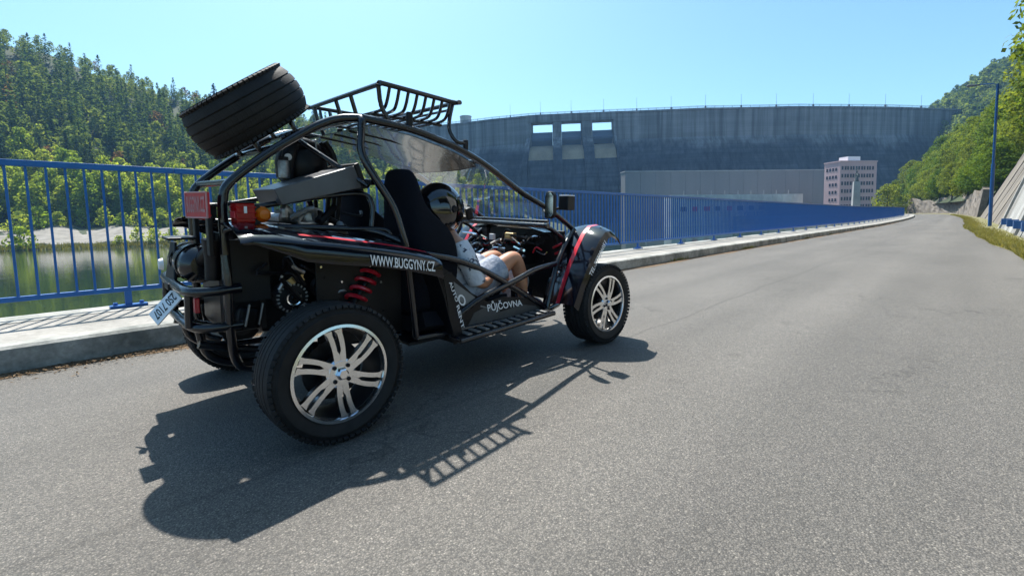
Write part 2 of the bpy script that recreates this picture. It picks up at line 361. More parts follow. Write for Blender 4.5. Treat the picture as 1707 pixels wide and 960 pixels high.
def tag(o, label=None, cat=None, group=None, kind=None):
    if label: o['label'] = label
    if cat: o['category'] = cat
    if group: o['group'] = group
    if kind: o['kind'] = kind
    return o
def empty(name, loc=(0, 0, 0), rz=0, **kw):
    o = link(name, None, None, loc, rz); o.empty_display_size = .2; return tag(o, **kw)
def quad_mesh(name, Q, mat, tint=None):
    Q = np.asarray(Q, np.float32); n = len(Q); me = bpy.data.meshes.new(name)
    me.vertices.add(n*4); me.vertices.foreach_set('co', Q.reshape(-1)); me.loops.add(n*4); me.loops.foreach_set('vertex_index', np.arange(n*4, dtype=np.int32))
    me.polygons.add(n); me.polygons.foreach_set('loop_start', np.arange(0, n*4, 4, dtype=np.int32)); me.update(calc_edges=True)
    me.materials.append(MATS[mat])
    if tint is not None:
        a = me.attributes.new('tint', 'FLOAT', 'FACE'); a.data.foreach_set('value', np.asarray(tint, np.float32))
    return me
def text_part(body, name, mat, parent, quad, th=.0015, lean=True, spacing=1.0):
    """lettering laid onto the quad (bottom-left, bottom-right, top-right, top-left)"""
    cu = bpy.data.curves.new('lettering_curve', 'FONT'); cu.body = body; cu.resolution_u = 3; cu.offset = .018; cu.space_character = spacing
    t = bpy.data.objects.new('lettering_tmp', cu); COL.objects.link(t)
    dg = bpy.context.evaluated_depsgraph_get(); me = bpy.data.meshes.new_from_object(t.evaluated_get(dg))
    bpy.data.objects.remove(t); bpy.data.curves.remove(cu)
    co = np.array([v.co[:] for v in me.vertices]); lo, hi = co.min(0), co.max(0)
    a, b, c, d = [Vector(q) for q in quad]; nrm = (b-a).cross(d-a).normalized()
    for v in me.vertices:
        u = (v.co.x-lo[0])/(hi[0]-lo[0]); w = (v.co.y-lo[1])/(hi[1]-lo[1])
        p = a.lerp(b, u).lerp(d.lerp(c, u), w)+nrm*th
        v.co = lean_v(p) if lean else p
    me.name = name; me.materials.clear(); me.materials.append(MATS[mat]); me.update()
    return link(name, me, parent)

# ------------------------------------------------------------------ the course of the road (x along it, y to its left)
SS = np.arange(-14, 215, .5)
def curv(s): return 0 if s < 55 else (1/900 if s < 118 else 1/75)
_x, _y, _h = -14.0, 0.0, 0.0; PX, PY, PH = [], [], []
for s in SS:
    PX.append(_x); PY.append(_y); PH.append(_h)
    _h += curv(s)*.5; _x += math.cos(_h)*.5; _y += math.sin(_h)*.5
def path(s, d=0, z=0):
    x = np.interp(s, SS, PX); y = np.interp(s, SS, PY); h = np.interp(s, SS, PH)
    zz = max(0, s-45)*.006 + (max(0, s-100)*.004)
    return Vector((x-math.sin(h)*d, y+math.cos(h)*d, zz+z))
def head(s): return float(np.interp(s, SS, PH))
def strip(s0, s1, ds, dz, step=2.0):
    """closed ribbon along the road with cross-section dz = [(d,z),...]"""
    mb = MB(); n = max(1, int(round((s1-s0)/step))); m = len(dz); vv, ff = [], []
    for i in range(n+1):
        s = s0+(s1-s0)*i/n
        vv += [path(s, d, z) for d, z in dz]
    for i in range(n):
        for j in range(m): ff.append((i*m+j, i*m+(j+1) % m, (i+1)*m+(j+1) % m, (i+1)*m+j))
    ff += [tuple(range(m)), tuple(range((n+1)*m-1, n*m-1, -1))]
    return mb.add(vv, ff)
def grid_sheet(name, pts, mat, kind='structure', smooth=True):
    a, b = len(pts), len(pts[0]); mb = MB()
    mb.add([p for r in pts for p in r], [(i*b+j, (i+1)*b+j, (i+1)*b+j+1, i*b+j+1) for i in range(a-1) for j in range(b-1)])
    return tag(mb.build(name, mat, smooth=smooth), kind=kind)

WATER_Z = -2.6
g = MB(); g.add([(-3000, -3000, -6), (3000, -3000, -6), (3000, 3000, -6), (-3000, 3000, -6)], [(0, 1, 2, 3)])
tag(g.build('ground', 'ground', smooth=False), kind='structure')
sr = np.concatenate([np.arange(-14, 60, 2.0), np.arange(60, 213, 3.0)])
road = grid_sheet('road', [[path(s, d, 0) for d in np.linspace(-3.9, 1.95, 8)] for s in sr], 'asphalt')
# ragged verge with dry grass between road and retaining wall
def edge_w(s): return max(-3.6, min(-2.85, -3.56+.0335*(s-11.9)))+.05*math.sin(s*.37)+.035*math.sin(s*1.1+1)
verge = grid_sheet('verge', [[path(s, d, z) for d, z in ((edge_w(s), .006), (edge_w(s)-.25, .03), (-3.95, .07), (-4.6, .12), (-6.0, .2))] for s in np.arange(-14, 213, .5)], 'verge')
# embankment wall below the walkway down to the river bed
tag(strip(-14, 212, 0, [(1.97, -.02), (3.62, -.02), (3.70, -5.8), (1.97, -5.8)]).build('embankment', 'bank_wall', smooth=False), kind='structure')
# walkway: kerb stones, slabs and an outer coping
walk = tag(strip(-14, 212, 0, [(1.93, -.04), (3.55, -.04), (3.55, .178), (1.93, .178)]).build('walkway', 'bank_wall', smooth=False), kind='structure')
L = 3.885; s = -14+.3; i = 0
while s < 208:
    e = s+L-.008
    zk = .200+random.uniform(-.003, .003)
    strip(s, e, 0, [(1.905, -.03), (2.075, -.03), (2.075, zk), (1.93, zk), (1.905, zk-.02)], 3).build('kerb_stone', 'kerb', walk, smooth=False)
    zs = .194+random.uniform(-.003, .003)
    strip(s, e, 0, [(2.088, .0), (3.12, .0), (3.12, zs), (2.088, zs)], 3).build('paving_slab', 'slab', walk, smooth=False)
    strip(s, e, 0, [(3.132, .0), (3.60, .0), (3.60, zs+.006), (3.132, zs+.006)], 3).build('coping_stone', 'kerb', walk, smooth=False)
    s += L; i += 1
# ------------------------------------------------------------------ blue railing
RD = 3.364
rail = empty('railing', path(-.38, RD, .2), label='long blue painted steel railing with thin upright bars beside the river', cat='railing')
def relm(o):  # parent keeping world placement
    o.parent = rail; o.matrix_parent_inverse = Matrix.Translation(-path(-.38, RD, .2)); return o
PAN = 2.59; npan = int((206+6)/PAN)
bar = MB().box((0, 0, (.405+1.585)/2), (.019, .030, 1.585-.405)).mesh('baluster', 'rail_blue', smooth=False)
post = MB().box((0, 0, (.21+.36)/2), (.055, .05, .15)).mesh('post_foot', 'rail_blue', smooth=False)
bp = MB(); bp.box((0, 0, .2135), (.30, .13, .02)).mesh
base_me = MB().box((0, 0, .2135), (.30, .12, .02)).mesh('base_plate', 'rail_blue', smooth=False)
bolt_me = MB().lathe([(.0001, .224), (.019, .224), (.019, .252), (.0001, .252)], 6, ax='Z').mesh('bolt', 'rail_blue', smooth=False)
far = MB(); nb = 0
for k in range(-4, npan):
    sc_ = -.38+k*PAN; a, b = sc_+.47-PAN/2-.825, sc_+.47+PAN/2-.825
    a, b = sc_-PAN+.47, sc_+.47
    for nm, zz, hh, wd in (('top_rail', 1.612, .056, .062), ('bottom_rail', .382, .046, .05)):
        relm(strip(a+.003, b-.003, 0, [(RD-wd/2, zz-hh/2), (RD+wd/2, zz-hh/2), (RD+wd/2, zz+hh/2), (RD-wd/2, zz+hh/2)], 1.3).build(nm, 'rail_blue', bev=.006 if k < 6 else 0, smooth=False))
    if k < 40:
        for nm, me in (('post_foot', post), ('base_plate', base_me)):
            relm(link(nm, me, None, path(sc_, RD, 0), head(sc_)))
        if k < 8:
            for dx in (-.105, .105): relm(link('bolt', bolt_me, None, path(sc_+dx, RD, 0), head(sc_)))
    else:
        c = path(sc_, RD, .28); far.box(c, (.06, .05, .16), Matrix.Rotation(head(sc_), 3, 'Z'))
    for j in range(20):
        s = a+(j+.5)*PAN/20
        if s < -2.6: continue
        if nb < 298:
            relm(link('baluster', bar, None, path(s, RD, 0), head(s))); nb += 1
        else:
            c = path(s, RD, .995); far.box(c, (.019, .030, 1.18), Matrix.Rotation(head(s), 3, 'Z'))
relm(tag(far.build('far_balusters', 'rail_blue', smooth=False, fix=False), kind='stuff'))
# blown leaves and grit along the kerb, dry grass on the verge
def litter():
    n = 7500; s = RNG.uniform(-4, 32, n)**1.0; s = np.where(RNG.random(n) < .7, RNG.uniform(-3, 5, n), s)
    d = 1.905-np.abs(RNG.normal(0, .085, n))-.01-(RNG.random(n) < .06)*RNG.uniform(0, .35, n); Q = []; T = RNG.random(n)
    for a, b in zip(s, d):
        p = path(a, b, RNG.uniform(.006, .022)); an = RNG.uniform(0, 6.28); l, w = RNG.uniform(.006, .022), RNG.uniform(.0015, .007)
        u = np.array([math.cos(an), math.sin(an), RNG.normal(0, .25)])*l; v = np.array([-math.sin(an), math.cos(an), RNG.normal(0, .3)])*w; p = np.array(p)
        Q.append([p-u, p-v*.9, p+u, p+v])
    tag(link('leaf_litter', quad_mesh('leaf_litter', Q, 'dry_leaf', T)), 'brown strip of dry leaves and twigs along the kerb foot', 'leaves', kind='stuff')
litter()
def dirt():
    rows = []
    for s in np.arange(-6, 60, .25):
        w = .13+.04*math.sin(s*1.7)+.03*math.sin(s*4.1+2)+.03*random.random()
        rows.append([path(s, 1.905, .018), path(s, 1.905-w*.5, .010), path(s, 1.905-max(.03, w), .002)])
    grid_sheet('dirt_strip', rows, 'litter')
dirt()
def tufts():
    n = 28000; Q = []; T = RNG.random(n)
    s = np.where(RNG.random(n) < .5, RNG.uniform(-6, 30, n), RNG.uniform(30, 110, n))
    for i in range(n):
        d = edge_w(s[i])+.02-abs(RNG.normal(0, .35))
        p = np.array(path(s[i], max(-4.1, d), .03)); an = RNG.uniform(0, 6.28); h = RNG.uniform(.04, .16); w = .012
        u = np.array([math.cos(an), math.sin(an), 0])*w; t = np.array([RNG.normal(0, .05), RNG.normal(0, .05), h])
        Q.append([p-u, p+u, p+u*.3+t, p-u*.3+t])
    for i in range(500):      # a few weeds at the kerb
        sx = random.choice([13.8, 14.1, 21.2, 9.2, 26]); p = np.array(path(sx+RNG.normal(0, .25), 1.88, .0)); an = RNG.uniform(0, 6.28); h = RNG.uniform(.02, .09)
        u = np.array([math.cos(an), math.sin(an), 0])*.008; t = np.array([RNG.normal(0, .03), RNG.normal(0, .03), h]); Q.append([p-u, p+u, p+u*.3+t, p-u*.3+t])
    T = RNG.random(len(Q))
    tag(link('dry_grass', quad_mesh('dry_grass', Q, 'grass_blade', T)), 'short yellowish grass on the verge below the retaining wall', 'grass', kind='stuff')
tufts()
# ------------------------------------------------------------------ river
wv = MB(); wv.add([(-900, 3.4, WATER_Z), (900, 3.4, WATER_Z), (900, 900, WATER_Z), (-900, 900, WATER_Z)], [(0, 1, 2, 3)])
tag(wv.build('river_water', 'water', smooth=False), kind='structure')
# far bank and wooded hill, described by bearing from the camera station
CX, CY = -.835, -2.716
AZ = [30, 40, 44, 48, 56, 62, 68, 75, 80, 85, 90, 100, 125]
RB = [330, 262, 240, 222, 190, 172, 160, 156, 158, 162, 168, 180, 240]
RR = [420, 330, 300, 300, 320, 350, 370, 370, 365, 360, 360, 360, 400]
HR = [-2, 4, 13, 24, 38, 66, 79, 83, 87, 94, 103, 112, 112]
def bank(az): return np.interp(az, AZ, RB)
def hill_z(az, r):
    rb, rr, hr = np.interp(az, AZ, RB), np.interp(az, AZ, RR), np.interp(az, AZ, HR)
    t = (r-rb)
    g1 = np.interp(t, [-30, 0, 4, 20, 34, 42], [-5.5, WATER_Z, WATER_Z+.9, 1.0, 3.4, 4.2])
    q = np.clip((r-rb-42)/(rr-rb-42), 0, 1.3)
    z = g1+(hr-4.2)*np.where(q < 1, q**1.15, 1-(q-1)*.5)*(r > rb+42)
    return z+1.2*np.sin(az*1.3+r*.05)*np.clip(t/60, 0, 1)
rows = []
for az in np.arange(30, 126, 1.0):
    a = math.radians(az); rb = bank(az); rr = np.interp(az, AZ, RR)
    R = [rb-30, rb-6, rb, rb+4, rb+12, rb+20, rb+34, rb+42]+list(np.linspace(rb+55, rr+60, 16))
    rows.append([(CX+r*math.cos(a), CY+r*math.sin(a), hill_z(az, r)) for r in R])
far_hill = grid_sheet('hillside_terrain', rows, 'hill_soil')
rows = []
for az in np.arange(66, 112, .5):
    a = math.radians(az); rb = bank(az); top = 31+3*math.sin(az*1.9)+2*math.sin(az*5.1)
    rows.append([(CX+r*math.cos(a), CY+r*math.sin(a), hill_z(az, r)+.14) for r in np.linspace(rb+5.5+1.5*math.sin(az*2.7), rb+top, 8)])
grid_sheet('gravel_bank', rows, 'gravel')

# ------------------------------------------------------------------ trees
def leaf_quads(P, Nrm, size, rng, jitter=.8):
    n = len(P); N = Nrm+rng.normal(0, jitter, (n, 3)); N /= np.linalg.norm(N, axis=1, keepdims=True)+1e-9
    a = rng.normal(0, 1, (n, 3)); U = np.cross(N, a); U /= np.linalg.norm(U, axis=1, keepdims=True)+1e-9; V = np.cross(N, U)
    s = size*rng.uniform(.6, 1.3, (n, 1)); U *= s; V *= s*rng.uniform(.45, .75, (n, 1))
    return np.stack([P-U, P-V, P+U, P+V], 1)
def broadleaf(h, w, nleaf, size, seed, base=.2, nb=13):
    r = np.random.default_rng(seed); C = []; 
    for i in range(nb):
        t = (i+.5)/nb; z = h*(base+.1+(.84-base)*t); rad = w*.5*(math.sin(PI*min(1, .18+.86*t))**.7)
        a = i*2.4+r.uniform(-.4, .4); q = rad*r.uniform(.35, .75); br = w*r.uniform(.19, .29)*(1.05-.35*t)
        C.append((q*math.cos(a), q*math.sin(a), z, br))
    C.append((0, 0, h*.9, w*.17)); C = np.array(C)
    idx = r.choice(len(C), nleaf, p=C[:, 3]**2/np.sum(C[:, 3]**2)); D = r.normal(0, 1, (nleaf, 3)); D /= np.linalg.norm(D, axis=1, keepdims=True)
    rad = C[idx, 3]*(.55+.5*r.random(nleaf)**.6); P = C[idx, :3]+D*rad[:, None]*np.array([1.1, 1.1, .85])
    return leaf_quads(P, D+np.array([0, 0, .5]), size, r), C
def conifer(h, w, nlay, nbr, size, seed):
    r = np.random.default_rng(seed); P, N = [], []
    for i in range(nlay):
        t = (i+.3)/nlay; z = h*(.10+.9*t); R = w*.5*(1-t)**.8*r.uniform(.8, 1.15)+.03*w; m = max(4, int(nbr*(1-.7*t)))
        for j in range(m):
            a = 2*PI*(j+r.uniform(-.3, .3))/m+i
            for q in np.linspace(.25, 1, max(2, int(4*(1-t))+1)):
                P.append((R*q*math.cos(a), R*q*math.sin(a), z-q*q*R*.38+r.normal(0, .02*h))); N.append((.3*math.cos(a), .3*math.sin(a), 1))
    P = np.array(P); return leaf_quads(P, np.array(N), size, r, .55)
def trunk_mesh(h, r0, C=None, name='trunk'):
    mb = MB(); mb.tube([(0, 0, -.6), (.02*h, 0, h*.35), (-.01*h, .01*h, h*.62), (0, 0, h*.9)], [r0*1.15, r0, r0*.7, r0*.18], 7, 3)
    if C is not None:
        for c in C[::2]:
            z0 = max(h*.15, c[2]*.72); mb.tube([(0, 0, z0), (c[0]*.5, c[1]*.5, (z0+c[2])/2+.02*h), (c[0], c[1], c[2])], [r0*.45, r0*.3, r0*.08], 5, 3)
    return mb.mesh(name, 'bark')
PROTO = {}
for i in range(5):
    q, C = broadleaf(11+i, 7.2+.6*(i % 3), 1700, .36, 20+i, .06, 15); PROTO['far_broad', i] = (quad_mesh('crown', q, 'leaf_green'), trunk_mesh(11+i, .2, C))
for i in range(4):
    q = conifer(15+i, 5.8, 30, 14, .46, 40+i); PROTO['far_con', i] = (quad_mesh('crown', q, 'needle'), trunk_mesh(15+i, .2))
q = conifer(14, 5.2, 26, 11, .45, 50); PROTO['dead', 0] = (quad_mesh('crown', q, 'needle_brown'), trunk_mesh(14, .18))
for i in range(4):
    q, C = broadleaf(3.2+.5*i, 4.4, 420, .30, 60+i, .0, 9); PROTO['bush', i] = (quad_mesh('crown', q, 'leaf_green'), trunk_mesh(3, .07, C))
for i in range(4):
    q, C = broadleaf(8+i, 6.5, 5200, .17, 70+i, .12, 16); PROTO['near', i] = (quad_mesh('crown', q, 'leaf_near'), trunk_mesh(8+i, .16, C))
q, C = broadleaf(7, 6.5, 3600, .16, 90, .02, 14); PROTO['bright', 0] = (quad_mesh('crown', q, 'leaf_bright'), trunk_mesh(7, .12, C))
NT = {}
def tree(kind, i, name, loc, sc, label, cat='tree', group=None, rz=None):
    crown, trunk = PROTO[kind, i]; o = empty(name, loc, random.uniform(0, 6.28) if rz is None else rz, label=label, cat=cat, group=group)
    o.scale = (sc*random.uniform(.9, 1.12), sc*random.uniform(.9, 1.12), sc)
    link('crown', crown, o); link('trunk', trunk, o); return o
def on_hill(az, r): a = math.radians(az); return (CX+r*math.cos(a), CY+r*math.sin(a), float(hill_z(az, r))-.2)
# bushes along the waterline and on the gravel
for az, dr, sc in ((92.3, 30, 1.5), (91.2, 33, 1.6), (90.0, 34, 1.3), (88.4, 36, 1.3), (86.9, 35, 1.4), (85.6, 33, 1.2), (84.2, 35, 1.6), (82.6, 34, 1.5), (81.1, 33, 1.7), (79.8, 34, 1.5), (78.4, 32, 1.6)):
    tree('bush', random.randrange(4), 'bush', on_hill(az, bank(az)+dr), sc, 'bushy green shrub at the top edge of the pale gravel bank', 'bush', 'shrubs along the top of the gravel bank')
for az, dr, sc in ((86.0, 3, .75), (84.6, 5, .95), (83.3, 4, 1.1), (81.8, 5, 1.15), (80.6, 3, .9), (79.4, 5, 1.2), (78.0, 4, 1.1), (76, 3, 1.2), (73.5, 4, 1.3), (71, 4, 1.2), (68, 4, 1.2), (65, 3, 1.2)):
    tree('bush', random.randrange(4), 'bush', on_hill(az, bank(az)+dr), sc, 'low green shrub at the waterline of the far river bank', 'bush', 'shrubs at the far waterline')
tree('bush', 1, 'bush', on_hill(92.4, bank(92.4)+1), 1.6, 'largest dark shrub hanging over the water at the left edge', 'bush')
# reed fringe at the far waterline
Q, T = [], []
for k in range(5200):
    az = RNG.uniform(60, 96); r = bank(az)+RNG.uniform(-.6, 3.6); a = math.radians(az); h = RNG.uniform(.4, 1.3); z = float(hill_z(az, r))
    p = np.array([CX+r*math.cos(a), CY+r*math.sin(a), max(z, WATER_Z)-.1]); an = RNG.uniform(0, 6.28); u = np.array([math.cos(an), math.sin(an), 0])*.12; t = np.array([RNG.normal(0, .2), RNG.normal(0, .2), h])
    Q.append([p-u, p+u, p+u*.2+t, p-u*.2+t]); T.append(RNG.random()*.5)
tag(link('reeds', quad_mesh('reeds', Q, 'grass_blade', T)), 'green fringe of reeds and grass along the far waterline', 'reeds', kind='stuff')
# individual trees of the nearer wood
cnt = 0
for az in np.arange(43.5, 95, .92):
    rb = bank(az)
    for row, (dr, kinds) in enumerate(((44, 'b'), (53, 'bbb'), (63, 'bbbc'), (74, 'bbcc'))):
        a2 = az+random.uniform(-.4, .4)+.4*(row % 2); r = rb+dr+random.uniform(-4, 4); k = random.choice(kinds)
        if np.interp(a2, AZ, RR) < r+5: continue
        u = random.random(); rown = ('first row above gravel bank', 'second row above gravel bank', 'third row up slope', 'fourth row up slope')[row]
        where = 'left of the spare wheel' if a2 > 81 else ('behind the spare wheel and rear frame' if a2 > 68 else ('behind the roof rack and seats' if a2 > 56 else 'seen beyond the windscreen'))
        if k == 'b': tree('far_broad', random.randrange(5), 'broadleaf_tree', on_hill(a2, r), random.uniform(.9, 1.35), 'light broadleaf tree, '+rown+', '+where, 'tree', 'broadleaf trees '+rown+' '+where)
        elif u < .05: tree('dead', 0, 'dead_spruce', on_hill(a2, r), random.uniform(.8, 1.05), 'rust brown dead spruce among green trees on the far hillside', 'tree', 'dead brown spruces on the far hillside')
        else: tree('far_con', random.randrange(4), 'spruce_tree', on_hill(a2, r), random.uniform(.95, 1.3), 'dark spruce, '+rown+', '+where, 'tree', 'spruces '+rown+' '+where)
        cnt += 1
# skyline spruces that stand clear of the ridge
for az, r, sc in ((77.4, 352, 1.35), (76.2, 350, 1.2), (75.3, 352, 1.1), (67.9, 352, 1.2), (67.2, 350, 1.0), (66, 345, .9)):
    tree('far_con', random.randrange(4), 'spruce_tree', on_hill(az, r), sc, 'dark spruce standing clear on the skyline of the far ridge', 'tree', 'spruces on the skyline')
# the rest of the wood: one mass
def forest():
    lowb = [broadleaf(12, 8, 420, .55, 100+i, .12, 12)[0] for i in range(5)]; lowc = [conifer(17, 5.2, 19, 9, .56, 110+i) for i in range(4)]
    QQ, TT = [], []
    n = 0; pts = []
    for row in range(42):
        for az in np.arange(42, 99, 1.2):
            rb, rr = bank(az), np.interp(az, AZ, RR); r = rb+82+row*6.0
            if r > rr+14: continue
            a2 = az+random.uniform(-.55, .55); pts.append((a2, r+random.uniform(-3, 3), (r-rb-82)/max(1, rr-rb-82)))
    for az, r, t in pts:
        x, y, z = on_hill(az, r); con = random.random() < (.25+.5*math.sin(PI*min(1, t*1.15))) and t < .93
        m = (lowc if con else lowb)[random.randrange(4)]; sc = (1.2 if con else 1)*random.uniform(.85, 1.25)*(1-.45*max(0, t)**2); th = random.uniform(0, 6.28); c, s_ = math.cos(th)*sc, math.sin(th)*sc
        R = np.array([[c, s_, 0], [-s_, c, 0], [0, 0, sc]]); QQ.append(m @ R+np.array([x, y, z])); u = random.random()
        tt = random.uniform(0, .3) if con else random.uniform(.25, .93)
        if u < .028: tt = .99
        TT.append(np.full(len(m), tt))
    tag(link('hillside_wood', quad_mesh('hillside_wood', np.concatenate(QQ), 'forest_mix', np.concatenate(TT))), 'dense mixed wood covering the upper slope across the river', 'wood', kind='stuff')
forest()

# ------------------------------------------------------------------ dam
DA = [60, 52.26, 47, 41.98, 37, 32.19, 27, 22.22, 17.5, 12.86, 9, 5.52, 2.4, -.56, -5]
DR = [4.9, 4.60, 4.40, 4.287, 4.29, 4.331, 4.42, 4.529, 4.73, 4.964, 5.26, 5.59, 6.0, 6.482, 7.2]
H = 75.0
def dam_pt(az):
    r = np.interp(az, DA[::-1], DR[::-1])*H; a = math.radians(az); return Vector((CX+r*math.cos(a), CY+r*math.sin(a), 0))
def dam_n(az):   # downstream normal
    t = (dam_pt(az-1)-dam_pt(az+1)).normalized(); n = Vector((t.y, -t.x, 0)); 
    return n if n.dot(Vector((CX, CY, 0))-dam_pt(az)) > 0 else -n
ZT = H+.95
# profile: (downstream offset, z)
PROF = [(-9, -6), (-9, ZT-1.4), (-9.6, ZT-1.2), (-9.6, ZT), (.6, ZT), (.6, ZT-1.2), (0, ZT-1.5), (0, 57), (25, -6)]
def dam_strip(a0, a1, prof, n):
    mb = MB(); m = len(prof); vv, ff = [], []
    for i in range(n+1):
        az = a0+(a1-a0)*i/n; p, nn = dam_pt(az), dam_n(az); vv += [p+nn*o+Vector((0, 0, z)) for o, z in prof]
    for i in range(n):
        for j in range(m): ff.append((i*m+j, i*m+(j+1) % m, (i+1)*m+(j+1) % m, (i+1)*m+j))
    ff += [tuple(range(m)), tuple(range((n+1)*m-1, n*m-1, -1))]
    return mb.add(vv, ff)
dam = empty('dam', dam_pt(30), label='huge grey concrete dam with dark stained face and three spillway openings', cat='dam')
def dam_part(mb, name, mat):
    o = mb.build(name, mat, smooth=False); o.parent = dam; o.matrix_parent_inverse = Matrix.Translation(-dam_pt(30)); return o
dam_part(dam_strip(60, 42.75, PROF, 12), 'wall_section', 'dam_concrete')
dam_part(dam_strip(31.9, -5, PROF, 26), 'wall_section', 'dam_concrete')
OPEN = [(42.25, 39.55), (38.45, 35.95), (34.7, 32.15)]
# crest bridge over the spillway
dam_part(dam_strip(42.75, 31.9, [(-9.6, ZT-5.2), (.6, ZT-5.2), (.6, ZT), (-9.6, ZT)], 8), 'crest_bridge', 'dam_concrete')
pier = [(-9, -6), (-9, ZT-5.2), (0, ZT-5.2), (1.5, 60), (9, 52), (16, 40), (31, -6)]
for a0, a1 in ((42.75, 42.25), (39.55, 38.45), (35.95, 34.7), (32.15, 31.9)):
    dam_part(dam_strip(a0, a1, pier, 1), 'pier', 'dam_concrete')
for a0, a1 in OPEN:
    dam_part(dam_strip(a0, a1, [(-9, -6), (-9, 43), (12.4, 43), (29, -6)], 3), 'spillway_chute', 'dam_concrete')
    dam_part(dam_strip(a0, a1, [(-9, 43), (-9, 54), (-4, 55.2), (2, 53.5), (8, 49.5), (12.4, 43)], 3), 'spillway_crest', 'sunlit_chute')
    dam_part(dam_strip(a0-.02, a1+.02, [(-5.5, 55.0), (-3.2, 58.5), (-4.6, 64.6), (-5.4, 64.6), (-4.1, 58.5), (-6.2, 55.0)], 2), 'spillway_gate', 'gate_steel')
    dam_part(dam_strip(a0-.02, a1+.02, [(-1.4, 59.6), (-.4, 59.6), (-.4, 60.2), (-1.4, 60.2)], 2), 'catwalk', 'gate_steel')
# parapet rail on the crest
for zz in (1.25, .7): dam_part(dam_strip(58, -4, [(.25, ZT+zz-.09), (.45, ZT+zz-.09), (.45, ZT+zz+.09), (.25, ZT+zz+.09)], 40), 'parapet_rail', 'crest_metal')
for i, az in enumerate(np.arange(56, -3, -.9)):
    p = dam_pt(az)+dam_n(az)*.35; dam_part(MB().box(p+Vector((0, 0, ZT+.65)), (.18, .18, 1.3)), 'parapet_post', 'crest_metal')
gh = MB(); p = dam_pt(50.6)-dam_n(50.6)*4
house = empty('crest_hut', p+Vector((0, 0, ZT)), math.radians(45), label='small pale hut standing on the dam crest beside the luggage rack', cat='hut')
MB().lathe([(4.2, 0), (4.2, 4.6), (4.5, 4.6), (4.5, 5.2), (.1, 5.6)], 12, ax='Z').build('wall', 'pale_wall', house, smooth=False)
MB().box((5, 1, 1.6), (5, 4, 3.2)).build('annex', 'pale_wall', house, smooth=False)
lm = MB().tube([(0, 0, 0), (0, 0, 8.5)], [.11, .06], 6, 1).mesh('pole', 'crest_metal'); la = MB().box((0, 0, 8.55), (.2, .7, .12)).mesh('lamp_head', 'crest_metal', smooth=False); lf = MB().box((0, 0, .75), (1.0, .8, 1.5)).mesh('plinth', 'crest_metal', smooth=False)
for px in (851, 901, 951, 1004, 1058, 1114, 1170, 1228, 1285, 1345, 1403, 1462, 1520):
    az = 45.02-math.degrees(math.atan((px-853.5)/751.3))-.4
    p = dam_pt(az)-dam_n(az)*.9; o = empty('crest_lamp', p+Vector((0, 0, ZT)), math.radians(45), label='thin tall lamp post on the dam crest', cat='lamp post', group='lamp posts along the dam crest')
    link('pole', lm, o); link('lamp_head', la, o); link('plinth', lf, o)
# ------------------------------------------------------------------ buildings at the foot of the dam
def at(az, r, z=0): a = math.radians(az); return Vector((CX+r*math.cos(a), CY+r*math.sin(a), z))
A, Bp = at(30.83, 255), at(10.2, 324); u = (Bp-A).normalized(); nrm = Vector((u.y, -u.x, 0)); nrm = nrm if nrm.dot(Vector((CX, CY, 0))-A) > 0 else -nrm
PHT = 255*math.tan(math.radians(5.88))+.95; Lp = (Bp-A).length
ph = empty('powerhouse', (A+Bp)/2+Vector((0, 0, WATER_Z)), math.atan2(u.y, u.x), label='long low windowless grey power station hall in front of the dam', cat='building')
sgn = -1 if Vector((-math.sin(ph.rotation_euler.z), math.cos(ph.rotation_euler.z), 0)).dot(nrm) > 0 else 1   # local +y away from camera
zz = PHT-WATER_Z
npn = 14
for i in range(npn):
    w = Lp/npn; MB().box((-Lp/2+(i+.5)*w, 3*sgn+(.0 if i % 2 else .03), zz/2-1), (w-.12, 6, zz+2)).build('facade_panel', 'powerhouse', ph, smooth=False)
MB().box((0, 3*sgn, zz/2-1.2), (Lp-.4, 5.4, zz+1.6)).build('hall', 'powerhouse', ph, smooth=False)
MB().box((0, 3*sgn, zz+.25), (Lp+.3, 6.6, .55)).build('roof_edge', 'stone_pale', ph, smooth=False)
for i in range(7):
    MB().box((-Lp/2+(i+.7)*Lp/7.4, -.3*sgn, 7.2), (.35, .5, 5)).build('downpipe', 'pale_wall', ph, smooth=False)
# lower white annex in front
C1, C2 = at(25.5, 232), at(12.2, 285); u2_ = (C2-C1).normalized(); La = (C2-C1).length
an = empty('low_annex', (C1+C2)/2+Vector((0, 0, WATER_Z)), math.atan2(u2_.y, u2_.x), label='low white platform building running along the foot of the grey hall', cat='building')
za = 285*math.tan(math.radians(2.35))+.95-WATER_Z
for i in range(12): MB().box((-La/2+(i+.5)*La/12, 3*sgn, za/2), (La/12-.15, 6, za)).build('wall_panel', 'pale_wall', an, smooth=False)
MB().box((0, 3*sgn, za/2-.2), (La-.5, 5.6, za)).build('core', 'pale_wall', an, smooth=False)
for i in range(11): MB().box((-La/2+(i+1)*La/12, -.15*sgn, za*.55), (3.0, .3, 2.2)).build('opening', 'plate_red' if i in (1, 2, 4) else 'window_dark', an, smooth=False)
for i in range(9): MB().tube([(-La/2+(i+1)*La/10, 1.5*sgn, za), (-La/2+(i+1)*La/10, 1.5*sgn, za+2.2)], .12, 5, 1).build('roof_post', 'stone_pale', an)
